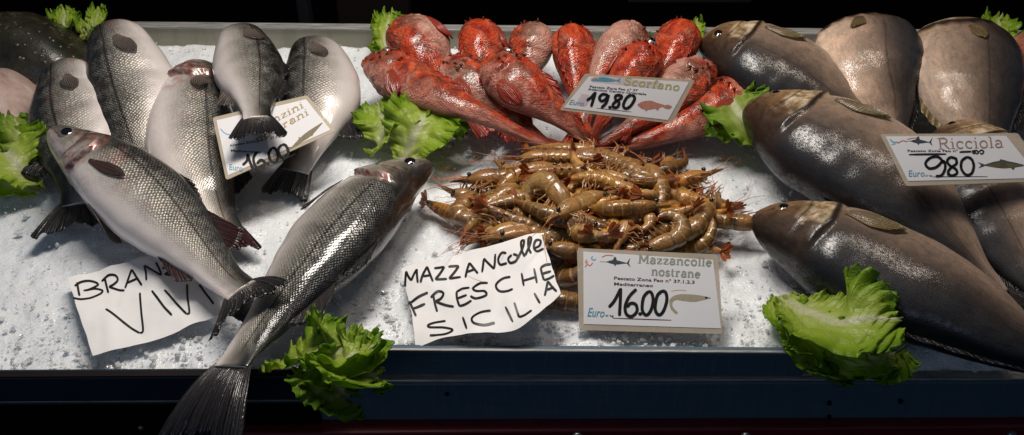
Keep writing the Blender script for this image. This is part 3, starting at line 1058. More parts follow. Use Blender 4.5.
def make_bass():
    grp = 'sea bass on the ice'
    nm, ct = 'sea_bass', 'fish'

    def std(tl=.06, sp=.045, anal=True, **k):
        f = [('strip', dict(t0=.32, t1=.54, h=.026, sweep=1.6, mat='fin_dark', spiny=True)),
             ('strip', dict(t0=.58, t1=.76, h=.028, sweep=1.2, mat='fin_dark')),
             ('strip', dict(name='anal_fin', t0=.62, t1=.76, h=.026, th=PI, sweep=1.2, mat='fin_grey'))]
        return f
    # A
    Fish(nm, 'bass', ct, 'sea bass beside the dark flatfish, crossed lower down by a whole bass snout', grp,
         [('w', -.010, .042, -.042), (68, 76, .064), (71, 98, .054), (76, 128, .040), (80, 168, .030), (79, 205, .022)], .114, .066, 'R', M['bass0'], 0,
         std() + [('tail', dict(L=.055, spread=.052, fork=.3)), ('petal', dict(t=.29, vv=.52, L=.036, w=.018, ang=4, mat='fin_grey', lift=.003))], seed=1, t0=.07, pw=1.3)
    # B
    Fish(nm, 'bass', ct, 'sea bass reaching highest over the back wall, grey pelvic fin spread at its right', grp,
         [('w', -.010, .050, -.048), (116, 38, .088), (123, 58, .078), (133, 92, .056), (139, 126, .042), (143, 156, .030), (146, 184, .020)], .116, .068, 'R', M['bass1'], -2,
         std() + [('tail', dict(L=.04, spread=.04, fork=.2)), ('petal', dict(t=.29, vv=.48, L=.042, w=.019, ang=22, mat='fin_grey', lift=.003)),
                  ('petal', dict(name='pelvic_fin', t=.52, vv=.86, L=.062, w=.030, ang=40, mat='fin_grey', lift=.01))], seed=2, t0=.07, pw=1.3)
    # C
    Fish(nm, 'bass', ct, 'sea bass with pink gills showing and wide pale belly, left of the bass price card', grp,
         [('w', .006, .050, -.02), (198, 76, .062), (193, 102, .054), (192, 134, .042), (199, 172, .032), (214, 210, .022), (226, 234, .018)], .112, .066, 'L', M['bass2'], -4,
         [('strip', dict(t0=.32, t1=.54, h=.024, sweep=1.6, mat='fin_dark', spiny=True)), ('strip', dict(t0=.60, t1=.80, h=.022, sweep=1.2, mat='fin_dark')),
          ('tail', dict(L=.045, spread=.030, fork=.3, mat='fin_reddark')), ('petal', dict(t=.25, vv=.42, L=.03, w=.02, mat='fin_grey', lift=.006))], seed=3, pw=1.2)
    # D
    Fish(nm, 'bass', ct, 'sea bass whose black tail fin fans out over the bass price card', grp,
         [('w', -.004, .044, -.048), (242, 40, .084), (247, 62, .084), (252, 84, .085), (256, 106, .090), (257, 119, .094)], .090, .058, 'L', M['bass3'], -2,
         [('strip', dict(t0=.40, t1=.58, h=.018, sweep=1.8, mat='fin_dark', spiny=True)), ('strip', dict(t0=.62, t1=.8, h=.016, sweep=1.4, mat='fin_dark')),
          ('strip', dict(name='anal_fin', t0=.66, t1=.80, h=.024, th=PI, sweep=1.6, mat='fin_grey')),
          ('tail', dict(L=.058, spread=.033, fork=.22)), ('petal', dict(t=.32, vv=.45, L=.034, w=.022, ang=-20, mat='fin_grey', lift=.002))], seed=4, t0=.07, pw=1.3)
    # E
    Fish(nm, 'bass', ct, 'sea bass under the upper right corner of the bass price card, tail showing below it', grp,
         [('w', .004, .044, -.042), (316, 52, .060), (319, 72, .054), (319, 100, .044), (311, 132, .034), (301, 158, .024), (295, 172, .016)], .108, .062, 'R', M['bass3'], 4,
         [('strip', dict(t0=.34, t1=.56, h=.022, sweep=1.6, mat='fin_dark', spiny=True)), ('strip', dict(name='anal_fin', t0=.60, t1=.74, h=.034, th=PI, sweep=1.3, mat='fin_dark')),
          ('tail', dict(L=.045, spread=.030, fork=.2)), ('petal', dict(t=.28, vv=.46, L=.034, w=.018, ang=20, mat='fin_grey', lift=.003))], seed=5, t0=.07, pw=1.3)
    # F
    Fish(nm, 'bass', ct, 'whole sea bass lying across the BRANZINI VIVI sheet, eye and snout at upper left', grp,
         [(52, 130, .085), (72, 146, .080), (104, 168, .070), (146, 202, .058), (186, 240, .048), (222, 276, .048), (242, 291, .060)], .097, .064, 'L', M['bass0'], 11,
         [('strip', dict(t0=.34, t1=.55, h=.018, sweep=2.2, mat='fin_dark', spiny=True)), ('strip', dict(t0=.60, t1=.76, h=.030, sweep=1.6, mat='fin_reddark')),
          ('strip', dict(name='anal_fin', t0=.64, t1=.78, h=.022, th=PI, sweep=2.0, mat='fin_wine')),
          ('tail', dict(L=.050, spread=.048, fork=.42, skew=-.25)), ('petal', dict(t=.262, vv=.60, L=.056, w=.0105, ang=-10, mat='fin_wine', lift=.003)),
          ('petal', dict(name='pelvic_fin', t=.34, vv=.97, L=.058, w=.024, ang=25, mat='fin_grey', lift=.006))],
         eye=(.100, .47, .0115, .58), seed=6, mouth=.50)
    # G
    Fish(nm, 'bass', ct, 'large whole sea bass whose tail hangs over the counter edge, head touching pale lettuce', grp,
         [(431, 166, .050), (416, 172, .052), (392, 186, .050), (352, 222, .046), (303, 278, .042), (262, 328, .036), (230, 368, .040)], .108, .074, 'L', M['bass4'], 15,
         [('strip', dict(t0=.36, t1=.56, h=.030, sweep=1.9, mat='fin_dark', spiny=True)), ('strip', dict(t0=.60, t1=.77, h=.034, sweep=1.3, mat='fin_dark')),
          ('strip', dict(name='anal_fin', t0=.66, t1=.78, h=.03, th=PI, sweep=1.4, mat='fin_dark')),
          ('tail', dict(L=.088, spread=.050, fork=.22, mat='fin_dark', droop=.034)), ('petal', dict(t=.262, vv=.74, L=.062, w=.017, ang=-2, mat='fin_wine', lift=.004)),
          ('petal', dict(name='pelvic_fin', t=.34, vv=.985, L=.055, w=.02, ang=20, mat='fin_red', lift=.003))],
         eye=(.085, .37, .0115, .60), seed=7, mouth=.52)


def make_jacks():
    grp = 'amberjacks piled on the right'
    nm, ct = 'amberjack', 'fish'
    dors = lambda: [('strip', dict(t0=.40, t1=.9, h=.011, sweep=1.8, mat='fin_dark', peak=.12)), ('strip', dict(name='anal_fin', t0=.55, t1=.9, h=.012, th=PI, sweep=1.8, mat='fin_olive', peak=.12))]
    # R1
    Fish(nm, 'jack', ct, 'amberjack at the back lying slantwise beside the red scorpionfish, black gill slit on top', grp,
         [(701, 42, .074), (726, 48, .076), (762, 64, .070), (798, 84, .060), (834, 108, .050), (870, 134, .038), (895, 154, .03)], .132, .086, 'R', M['jack0'], -8,
         dors() + [('tail', dict(L=.05, spread=.05, fork=.5)), ('petal', dict(t=.245, vv=.62, L=.05, w=.022, ang=8, mat='fin_olive', lift=.003))], eye=(.10, .40, .0105, .65), eyemat='eye_gold', seed=11)
    # R2
    Fish(nm, 'jack', ct, 'pale pinkish amberjack bent over the back wall, middle of the three at the back', grp,
         [('w', 0, .045, -.050), ('w', 0, .028, -.006), (868, 52, .080), (870, 70, .074), (876, 92, .062), (886, 114, .048), (893, 134, .038), (898, 156, .03)], .142, .082, 'L', M['jack1'], 8,
         dors() + [('tail', dict(L=.05, spread=.05, fork=.5)), ('petal', dict(t=.285, vv=.52, L=.026, w=.014, ang=30, mat='fin_olive', lift=.002))], seed=12, t0=-.06, pw=.98)
    # R3
    Fish(nm, 'jack', ct, 'brown amberjack with its head bent over the back wall, nearest the lettuce at upper right', grp,
         [('w', 0, .045, -.050), ('w', 0, .028, -.006), (964, 56, .082), (966, 74, .076), (971, 102, .064), (978, 132, .050), (984, 158, .040), (989, 182, .03)], .144, .084, 'L', M['jack2'], 2,
         dors() + [('tail', dict(L=.05, spread=.05, fork=.5)), ('petal', dict(t=.285, vv=.50, L=.026, w=.014, ang=-25, mat='fin_olive', lift=.002))], seed=13, t0=-.06, pw=1.0)
    # R4
    Fish(nm, 'jack', ct, 'large amberjack running from the lettuce leaf to the left of the amberjack price card', grp,
         [(751, 104, .070), (772, 116, .072), (812, 138, .070), (862, 165, .066), (915, 206, .058), (960, 250, .048), (1000, 296, .036)], .146, .094, 'R', M['jack0'], -10,
         dors() + [('tail', dict(L=.07, spread=.06, fork=.55)), ('petal', dict(t=.262, vv=.66, L=.062, w=.024, ang=6, mat='fin_olive', lift=.003))], eye=(.085, .60, .0105, .62), eyemat='eye_gold', seed=14)
    # R5
    Fish(nm, 'jack', ct, 'front amberjack with a prawn at its mouth, stretched along the front edge to the right', grp,
         [(755, 216, .046), (780, 227, .048), (826, 246, .048), (884, 276, .046), (950, 306, .046), (1010, 338, .042), (1070, 366, .036), (1120, 384, .03)], .124, .088, 'R', M['jack3'], -8,
         dors() + [('tail', dict(L=.08, spread=.07, fork=.55)), ('petal', dict(t=.235, vv=.62, L=.064, w=.026, ang=6, mat='fin_olive', lift=.003))], eye=(.085, .55, .0110, .62), eyemat='eye_gold', seed=15, mouth=.52)
    # R6
    Fish(nm, 'jack', ct, 'pale brown amberjack under the amberjack price card at the right edge of the tray', grp,
         [(940, 130, .070), (958, 146, .070), (985, 185, .062), (1010, 230, .052), (1036, 280, .042), (1060, 320, .034)], .140, .085, 'R', M['jack1'], -12,
         dors() + [('tail', dict(L=.07, spread=.06, fork=.55)), ('petal', dict(t=.25, vv=.6, L=.06, w=.024, ang=6, mat='fin_olive', lift=.003))], eye=(.075, .5, .009, .8), eyemat='eye_gold', seed=16)


def make_scorpionfish():
    grp = 'red scorpionfish heaped at the back'
    nm, ct = 'scorpionfish', 'fish'

    def fins(tl=.045, d=True, pec=.66, pl=.05, mat='fin_red', pa=35):
        f = [('tail', dict(L=tl, spread=.022, fork=.05, mat='fin_red'))]
        if pec:
            f.append(('petal', dict(t=.27, vv=pec, L=pl * .8, w=.026, ang=pa, mat=mat, lift=.003, tip=.45, back=1.0)))
        if d:
            f += [('strip', dict(t0=.24, t1=.62, h=.016, sweep=1.8, mat='fin_red', spiny=True)), ('strip', dict(t0=.64, t1=.8, h=.011, sweep=1.8, mat='fin_red'))]
        return f
    S = [
        ('scorpionfish with brownish grey mottled back, uppermost at the left end of the red heap',
         [('w', -.015, .05, -.03), (416, 38, .080), (426, 56, .072), (440, 78, .056), (456, 98, .040), (474, 116, .03)], .080, .058, 'R', 2, 4, fins(), None),
        ('dark red scorpionfish with its head over the back wall, right of the brownish grey one',
         [('w', 0, .045, -.03), (482, 40, .076), (484, 58, .068), (488, 82, .052), (496, 106, .038), (506, 122, .03)], .064, .052, 'R', 0, 22, fins(), None),
        ('scorpionfish with pale orange flank, left of the all red one at the back',
         [('w', .004, .045, -.03), (532, 42, .072), (528, 58, .064), (523, 80, .050), (520, 100, .038), (518, 114, .03)], .062, .052, 'R', 2, -8, fins(pec=None), None),
        ('long scorpionfish at the front left, behind the pale lettuce, tail running towards the prawns',
         [(366, 62, .058), (384, 69, .064), (408, 82, .070), (440, 97, .072), (478, 113, .066), (516, 131, .048), (556, 148, .024)], .065, .050, 'L', 4, 16, fins(.05, True, .62, .05, 'fin_red', 40), (.10, .2, .008, .3)),
        ('small brown mottled scorpionfish squeezed between the long one and the big red one',
         [(441, 64, .060), (455, 73, .060), (478, 88, .054), (502, 106, .044), (530, 130, .030), (548, 145, .020)], .060, .046, 'L', 2, 20, fins(), None),
        ('big bright red scorpionfish lying on top left of the scorpionfish price card, pale throat',
         [(488, 64, .080), (502, 73, .082), (526, 90, .074), (552, 110, .058), (576, 130, .040), (600, 150, .020)], .070, .054, 'L', 4, 18, fins(.05, True, .72, .045, 'fin_red', 20), (.12, .2, .008, .3)),
        ('all red scorpionfish standing head up above the left corner of the scorpionfish price card',
         [('w', 0, .045, -.03), (574, 46, .074), (575, 62, .066), (578, 88, .052), (582, 114, .038), (590, 134, .03)], .062, .054, 'R', 3, 45, fins(), None),
        ('scorpionfish showing a long white belly above the scorpionfish price card',
         [('w', .01, .045, -.03), (628, 44, .074), (616, 60, .068), (600, 82, .058), (590, 106, .046), (584, 126, .034)], .070, .056, 'L', 2, -40, fins(pec=None, d=False), None),
        ('scorpionfish with glossy red head lying against the top edge of the scorpionfish price card',
         [(647, 50, .088), (640, 61, .088), (628, 78, .078), (612, 102, .060), (600, 124, .042), (590, 144, .026)], .061, .052, 'L', 0, 25, fins(), (.1, .25, .008, .3)),
        ('bright red scorpionfish with its head over the back wall, beside the first amberjack',
         [('w', .008, .045, -.03), (677, 42, .078), (671, 58, .070), (660, 80, .056), (646, 104, .044), (632, 124, .032)], .067, .056, 'L', 3, 45, fins(), None),
        ('pinkish white scorpionfish under the right end of the scorpionfish price card',
         [(708, 66, .064), (697, 75, .064), (676, 94, .056), (650, 113, .046), (622, 132, .032), (596, 146, .022)], .068, .052, 'L', 2, -12, fins(.05, False, None), None),
        ('slim red scorpionfish at the right, snout at the large amberjack, flank behind a lettuce leaf',
         [(758, 83, .048), (744, 90, .048), (718, 106, .042), (688, 123, .034), (652, 138, .024), (616, 148, .016), (590, 153, .012)], .060, .048, 'R', 1, 22, fins(.055, True, .62, .045, 'fin_red', 20), (.09, .25, .007, .3)),
    ]
    for i, (lab, sp, D, Wd, side, mt, roll, fn, eye) in enumerate(S):
        hung = sp[0][0] == 'w'
        Fish(nm, 'scorp', ct, lab, grp, sp, D, Wd, side, M['scorp%d' % mt], roll, fn, eye, seed=20 + i * 1.7, head_bumps=.0034, pw=1.2 if hung else 1.0)


# ------------------------------------------------------------------ flatfish and the bit of salmon
def lens_body(name, outline_px, z, thick, mat, parent, seed=0, dome=1.0):
    """a flat body with an outline on the ice and a domed top"""
    pts = catmull([P(x, y, z) for x, y in outline_px] + [P(*outline_px[0], z)], 49)[:-1]
    c = sum(pts, Vector()) / len(pts)
    rows = []
    for k in range(13):
        s = 1 - k / 12
        hh = thick * (1 - s ** 2.6) * dome
        rows.append([c + (p - c) * max(s, .02) + Vector((0, 0, hh + .004 * mnoise.noise(p * 12 * s + Vector((seed, 0, 0))) * (1 - s))) for p in pts])
    under = [[p - Vector((0, 0, thick * .5)) + (c - p) * .15 for p in pts]]
    mb = MB()
    mb.grid(under + rows, closed=True)
    mb.cap(0, len(pts), True)
    return mb.build(name, mat, parent), pts, c


def make_flatfish():
    root = empty('flatfish', P(30, 75, 0), 'dark brown speckled flatfish at the upper left corner of the tray', 'fish')
    lens_body('body', [(-70, 40), (-20, 30), (30, 27), (62, 28), (84, 40), (90, 58), (80, 76), (45, 82), (0, 80), (-60, 82)], .03, .055, M['flat_dark'], root, 3)
    mb = MB()
    o, pts, c = lens_body('fin_fringe', [(-76, 38), (-20, 26), (32, 22), (68, 24), (91, 38), (97, 60), (86, 80), (46, 88), (0, 86), (-66, 88)], .022, .010, M['fin_dark'], root, 8)
    root2 = empty('flatfish', P(15, 105, 0), 'flatfish lying with its pink white belly up below the dark speckled one, left edge', 'fish')
    lens_body('body', [(-60, 80), (0, 74), (30, 76), (44, 92), (42, 112), (32, 132), (10, 142), (-50, 140)], .016, .040, M['flat_pale'], root2, 5)
    lens_body('fin_fringe', [(-66, 76), (0, 70), (34, 72), (49, 92), (47, 115), (36, 137), (10, 148), (-56, 146)], .008, .010, M['fin_grey'], root2, 6)
    root3 = empty('fish_piece', P(1030, 70, 0), 'piece of reddish fish at the upper right edge beside the brown amberjack', 'fish piece')
    o, pts, c = lens_body('flesh', [(1004, 44), (1024, 38), (1070, 40), (1080, 70), (1070, 100), (1030, 96), (1010, 80), (1002, 60)], .05, .045, M['flesh'], root3, 2)
    lens_body('skin', [(1006, 72), (1030, 66), (1074, 74), (1080, 100), (1050, 116), (1018, 112), (1006, 92)], .03, .034, M['scorp2'], root3, 4)
    mb = MB()
    a, b = P(2, 27, .054), P(26, 21, .058)
    d = (b - a)
    rows = []
    for i in range(9):
        u = i / 8
        p = a + d * u + Vector((0, 0, .005 * math.sin(u * PI)))
        rows.append([p + Vector((0, .007 * k, .001 * math.sin(u * 9 + k))) for k in (-1, -.3, .3, 1)])
    mb.grid(rows)
    o = mb.build_at('plastic_strip', M['blue_tag'], a)
    md = o.modifiers.new('thick', 'SOLIDIFY')
    md.thickness = .0012
    tag(o, 'short blue plastic strip lying on the dark flatfish at upper left', 'plastic strip')


# ------------------------------------------------------------------ lettuce
def leaf(root, path, Wm, mat, seed=0, roll=0, cup=.25, ruf=1.0, tipw=.55, peak=.62, curl=0.0, base=.22):
    """path: centre rib as (px, py, z); roll turns the blade about its rib; cup lifts the edges"""
    rr = random.Random(seed)
    nu, nv = 84, 121
    c = catmull([P(*p) for p in path], nu)
    ph = [rr.uniform(0, 6.28) for _ in range(8)]
    fr = [rr.uniform(.85, 1.2) for _ in range(8)]
    L = sum((b - a).length for a, b in zip(c, c[1:]))
    rows = []
    for i in range(nu):
        u = i / (nu - 1)
        T = (c[min(i + 1, nu - 1)] - c[max(i - 1, 0)]).normalized()
        S = T.cross(Vector((0, 0, 1)))
        if S.length < .1:
            S = Vector((1, 0, 0))
        S.normalize()
        N = S.cross(T).normalized()
        a = R(roll) + .12 * math.sin(u * 5 + ph[0])
        S2 = S * math.cos(a) + N * math.sin(a)
        N2 = N * math.cos(a) - S * math.sin(a)
        x = u / peak
        prof = base + (1 - base) * (math.sin(min(1, x) * PI / 2) ** 1.2) if u < peak else tipw * 0 + math.sqrt(max(0, 1 - ((u - peak) / (1 - peak + .03)) ** 2.4))
        row = []
        for j in range(nv):
            v = j / (nv - 1) * 2 - 1
            sg = 1 if v > 0 else -1
            av = abs(v)
            rim = max(av, max(0, (u - .72) / .28) * .96)
            k = rim ** 2.2
            s_ = u * L + (v * .6 * Wm if u > .7 else 0)
            w0 = math.sin(s_ / .0038 * fr[0] + ph[7] + sg * ph[6] * 2)
            w1 = math.sin(s_ / .0019 * fr[1] + ph[1] + sg * ph[2] + v * 1.3)
            w2 = math.sin(s_ / .0009 * fr[2] + ph[3] + sg * ph[4] + av * 2)
            w3 = mnoise.noise(Vector((s_ * 900, sg * 3, seed)))
            amp = ruf * ((.0046 * w0 + .0034 * w1) * k + .0016 * w2 * rim ** 4)
            ext = 1 + ruf * rim ** 3 * (.022 * w1 + .03 * w2 + .05 * w3)
            p = c[i] + S2 * (v * Wm * prof * ext * (1 - .12 * cup))
            p += N2 * (cup * Wm * prof * av ** 1.7 + amp + .0035 * mnoise.noise(Vector((u * 6 + seed, v * 4, seed))))
            if curl:
                p += N2 * (curl * Wm * max(0, u - .5) ** 2 * 4)
            p += T * (ruf * .0022 * w2 * k + (.0035 * ruf * (w1 + w3) * max(0, u - .75) / .25 * (1 - av)))
            row.append(p)
        rows.append(row)
    # never dip far under the ice
    mb = MB()
    mb.grid(rows, ua=lambda i, j: (i / (nu - 1) * L, j / (nv - 1) * Wm * 2))
    o = mb.build('leaf', mat, root)
    md = o.modifiers.new('thick', 'SOLIDIFY')
    md.thickness = .0009
    md.offset = 0
    return o


def make_lettuce():
    g = 'lettuce garnish'
    a, b = M['lettuce0'], M['lettuce1']

    def L(px, py, label, leaves):
        r = empty('lettuce', P(px, py, 0), label, 'lettuce', g)
        for k, lf in enumerate(leaves):
            leaf(r, *lf[0:3], seed=lf[3], **lf[4])
    L(400, 130, 'two pale green lettuce leaves on the ice between the bass and the scorpionfish', [
        ([(372, 156, .010), (380, 142, .028), (384, 122, .042), (377, 104, .044)], .036, a, 1, dict(roll=22, cup=.35, ruf=.8)),
        ([(362, 140, .006), (366, 132, .016), (372, 122, .022), (368, 112, .02)], .026, a, 12, dict(roll=-20, cup=.4, ruf=.8)),
        ([(402, 166, .010), (410, 146, .034), (420, 124, .056), (434, 107, .060)], .048, a, 3, dict(roll=-8, cup=.22, ruf=1.0)),
        ([(404, 150, .014), (410, 128, .036), (412, 110, .052), (405, 98, .050)], .034, a, 4, dict(roll=30, cup=.35, ruf=1.1)),
        ([(420, 150, .004), (434, 140, .010), (448, 132, .014), (452, 124, .014)], .026, b, 5, dict(roll=0, cup=.2, ruf=1.1))])
    L(15, 160, 'bright green lettuce at the left edge under the pale flatfish', [
        ([(44, 186, .008), (30, 178, .022), (12, 158, .044), (-2, 132, .054)], .050, a, 6, dict(roll=-5, cup=.25, ruf=1.1)),
        ([(40, 190, .006), (20, 188, .012), (0, 180, .020), (-20, 165, .03)], .030, a, 7, dict(roll=15, cup=.3, ruf=.9)),
        ([(20, 170, .016), (22, 152, .040), (20, 132, .054), (14, 118, .050)], .032, b, 8, dict(roll=-25, cup=.3, ruf=1.2))])
    L(735, 125, 'lettuce leaf tucked between the slim scorpionfish and the large amberjack', [
        ([(772, 150, .004), (758, 138, .030), (744, 120, .052), (732, 100, .058), (736, 88, .055)], .046, b, 9, dict(roll=8, cup=.18, ruf=1.25)),
        ([(764, 146, .004), (748, 142, .022), (728, 134, .030), (708, 126, .034)], .034, a, 10, dict(roll=-12, cup=.25, ruf=1.3)),
        ([(752, 120, .03), (742, 108, .05), (738, 94, .060), (744, 84, .060)], .024, b, 11, dict(roll=20, cup=.3, ruf=1.2))])
    L(330, 365, 'frilly lettuce hanging over the front edge beside the large whole sea bass', [
        ([(264, 372, .012), (286, 364, .028), (312, 352, .042), (338, 346, .050)], .030, a, 21, dict(roll=25, cup=.35, ruf=.9)),
        ([(300, 372, .016), (320, 362, .036), (342, 348, .050), (354, 330, .050)], .048, a, 22, dict(roll=-10, cup=.30, ruf=1.3)),
        ([(312, 362, .020), (336, 364, .040), (360, 372, .046), (378, 380, .034)], .044, a, 23, dict(roll=12, cup=.38, ruf=1.35)),
        ([(308, 362, .018), (326, 374, .032), (342, 390, .022), (350, 402, .004)], .040, b, 24, dict(roll=-14, cup=.32, ruf=1.35)),
        ([(318, 368, .030), (340, 360, .050), (358, 352, .056), (372, 350, .05)], .030, a, 28, dict(roll=20, cup=.5, ruf=1.3))])
    L(840, 345, 'large lettuce lying over the front edge below the front amberjack', [
        ([(786, 300, .022), (806, 312, .036), (838, 322, .052), (872, 318, .064), (896, 322, .060)], .056, a, 31, dict(roll=-6, cup=.28, ruf=.95)),
        ([(786, 322, .010), (806, 338, .020), (830, 354, .026), (858, 358, .024)], .034, a, 32, dict(roll=-18, cup=.35, ruf=1.25)),
        ([(798, 330, .014), (814, 346, .026), (830, 364, .020), (838, 378, .006)], .034, b, 33, dict(roll=10, cup=.3, ruf=1.35)),
        ([(820, 342, .020), (848, 352, .026), (876, 357, .026), (900, 350, .022)], .036, b, 34, dict(roll=-16, cup=.3, ruf=1.3)),
        ([(780, 296, .010), (784, 308, .018), (792, 322, .020), (800, 338, .016)], .026, a, 35, dict(roll=-14, cup=.35, ruf=.5)),
        ([(826, 352, .024), (850, 362, .030), (872, 366, .026), (884, 362, .02)], .026, a, 36, dict(roll=6, cup=.3, ruf=1.3))])
    L(385, 35, 'small lettuce tuft behind the brownish scorpionfish at the back wall', [
        ([(394, 62, .02), (386, 48, .04), (386, 32, .05), (390, 14, .056)], .024, a, 41, dict(roll=-15, cup=.25, ruf=1.2)),
        ([(398, 56, .02), (386, 48, .034), (374, 42, .036)], .020, a, 42, dict(roll=10, cup=.25, ruf=1.1))])
    L(1000, 30, 'lettuce tuft standing up behind the brown amberjack at upper right', [
        ([(990, 60, .03), (994, 44, .05), (998, 28, .064), (1000, 18, .066)], .026, a, 43, dict(roll=-5, cup=.2, ruf=1.2)),
        ([(992, 60, .03), (1004, 46, .046), (1010, 36, .05)], .022, b, 44, dict(roll=12, cup=.25, ruf=1.1))])
    L(66, 18, 'lettuce tip sticking up behind the dark flatfish', [
        ([(64, 34, .04), (64, 22, .056), (64, 8, .064)], .016, a, 45, dict(roll=-5, cup=.2, ruf=1.1)),
        ([(66, 32, .04), (56, 20, .052), (52, 13, .054)], .012, a, 46, dict(roll=5, cup=.2, ruf=1.0)),
        ([(66, 32, .04), (72, 20, .052), (76, 14, .054)], .012, b, 48, dict(roll=5, cup=.2, ruf=1.0))])
    L(92, 18, 'scrap of lettuce beside the head of the highest sea bass', [
        ([(86, 40, .03), (84, 30, .045), (84, 20, .05)], .012, a, 47, dict(roll=-5, cup=.2, ruf=1.0)),
        ([(86, 36, .04), (95, 20, .056), (99, 8, .060)], .014, a, 49, dict(roll=-5, cup=.2, ruf=1.0))])
    L(697, 24, 'thin lettuce sprig between the last red scorpionfish and the first amberjack', [
        ([(697, 50, .03), (696, 36, .046), (698, 20, .056)], .012, a, 50, dict(roll=5, cup=.2, ruf=1.1))])
    L(650, 38, 'tiny lettuce tip showing behind the glossy red head of a scorpionfish', [
        ([(646, 56, .05), (646, 46, .062), (647, 36, .068)], .009, a, 51, dict(roll=5, cup=.2, ruf=.9))])


# ------------------------------------------------------------------ prawns
def prawn_meshes(curl, mirror, seed, mat):
    rr = random.Random(seed)
    L, Hh, Ww = .108, .0128, .0110
    n, nv = 84, 20
    sg = -1 if mirror else 1
    pts, ang = [Vector((0, 0, 0))], PI
    angs = [ang]
    for i in range(1, n):
        t = i / (n - 1)
        if t > .36:
            k = min(1, (t - .36) / .12)
            ang += R(curl) / ((n - 1) * .58) * k
        else:
            ang += R(6) / (n - 1)
        pts.append(pts[-1] + Vector((math.cos(ang), math.sin(ang) * 1, 0)) * (L / (n - 1)))
        angs.append(ang)
    cen = sum(pts, Vector()) / n
    pts = [p - cen for p in pts]
    # dorsal is the outer side of the curl
    hp = [(0, .10), (.04, .34), (.10, .62), (.2, .92), (.32, 1), (.37, .93), (.42, 1.0), (.55, .95), (.7, .76), (.85, .52), (.95, .32), (1, .2)]
    rows = []

    def frame(i):
        a = angs[i]
        T = Vector((math.cos(a), math.sin(a), 0))
        Dv = Vector((math.sin(a), -math.cos(a), 0))   # outer side
        return T, Dv
    for i in range(n):
        t = i / (n - 1)
        T, Dv = frame(i)
        h = interp(hp, t)
        if t > .38 and t < .95:
            f = ((t - .38) / .095) % 1
            h *= .95 + .11 * f ** .8
        elif t > .34:
            h *= 1.0
        row = []
        for j in range(nv):
            th = 2 * PI * j / nv
            c, s = math.cos(th), math.sin(th)
            q = pts[i] + Dv * (c * h * Hh * (1 if c > 0 else .92)) + Vector((0, 0, 1)) * (math.copysign(abs(s) ** .85, s) * h * Ww)
            row.append(q)
        rows.append(row)
    mb = MB()
    b = mb.grid(rows, ua=lambda i, j: (i / (n - 1) * L, abs(1 - 2 * ((j / nv + .5) % 1)) * .03 + seed),
                ub=lambda i, j: (i / (n - 1), 1 - abs(1 - 2 * j / nv)), closed=True)
    mb.cap(b, nv, True, (0, .5))
    mb.cap(b + (n - 1) * nv, nv, False, (1, .5))
    # rostrum: a saw-like spike out of the carapace
    T0, D0 = frame(0)
    T0 = -T0
    tip = pts[3] + T0 * .022 + D0 * .0035
    mb.tube([pts[9] + D0 * .0058, pts[4] + D0 * .0042, pts[1].lerp(tip, .4) + D0 * .001, tip], [.0022, .0019, .0012, .0002], 6)
    # horn plate under it (antennal scale)
    mb.tube([pts[5] - D0 * .001, pts[0] + T0 * .006, pts[0] + T0 * .018 - D0 * .002], [.0034, .0032, .0008], 7)
    out = [('body', mb.mesh('prawn_body'), [mat])]

    def fin(deg, ln, wd, zz):
        T, Dv = frame(n - 1)
        c, s = math.cos(R(deg)), math.sin(R(deg))
        m = MB()
        rr_ = []
        p0 = pts[-1] - T * .003
        for i in range(8):
            u = i / 7
            w = wd * (.35 + .65 * math.sin(min(1, u * 1.5) * PI / 2)) * math.sqrt(max(.02, 1 - max(0, (u - .7) / .32) ** 2))
            rr_.append([p0 + (T * c + Vector((0, 0, 1)) * s) * (ln * u) + (Vector((0, 0, 1)) * c - T * s) * (w * v) + Dv * (.0018 * (1 - v * v) + zz - .004 * u * u) for v in (-1, -.5, 0, .5, 1)])
        m.grid(rr_)
        return m
    m = MB()
    for deg, ln, wd, zz in ((0, .015, .0022, .001), (22, .019, .0036, 0), (-22, .019, .0036, 0), (42, .018, .0034, -.001), (-42, .018, .0034, -.001)):
        f = fin(deg, ln, wd, zz)
        k = len(m.v)
        m.v += f.v
        m.f += [[a + k for a in q] for q in f.f]
        m.ua += f.ua
        m.ub += f.ub
        m.mi += f.mi
    out.append(('tail_fan', m.mesh('prawn_tail_fan'), [M['prawn_tail']]))
    for sgn in (1, -1):
        m = MB()
        c = pts[5] + D0 * .0026 + Vector((0, 0, sgn * .0062))
        rings = [[c + Vector((math.sin(a) * math.cos(b_) * .0029, math.sin(a) * math.sin(b_) * .0029, math.cos(a) * .0029)) for b_ in [2 * PI * k / 12 for k in range(12)]] for a in [.05 + (PI - .1) * k / 8 for k in range(9)]]
        st = m.grid(rings, closed=True)
        m.cap(st, 12, True)
        m.cap(st + 96, 12)
        out.append(('eye', m.mesh('prawn_eye'), [M['pupil']]))
    # walking legs and swimmerets: thin bent tubes from the underside
    for k in range(5):
        m = MB()
        for sgn in (1, -1):
            i0 = int((.16 + .045 * k) * n)
            T, Dv = frame(i0)
            p = pts[i0] - Dv * .0085 + Vector((0, 0, sgn * .004))
            a = p - Dv * rr.uniform(.008, .014) - T * rr.uniform(-.004, .008) + Vector((0, 0, sgn * rr.uniform(.002, .006)))
            b2 = a - Dv * rr.uniform(.004, .010) - T * rr.uniform(.004, .016) + Vector((0, 0, sgn * rr.uniform(-.003, .003)))
            m.tube([p, p.lerp(a, .5) - T * .001, a, a.lerp(b2, .5) - Dv * .001, b2], [.0014, .0013, .0011, .0008, .0003], 5)
        out.append(('leg', m.mesh('prawn_leg'), [M['prawn_leg']]))
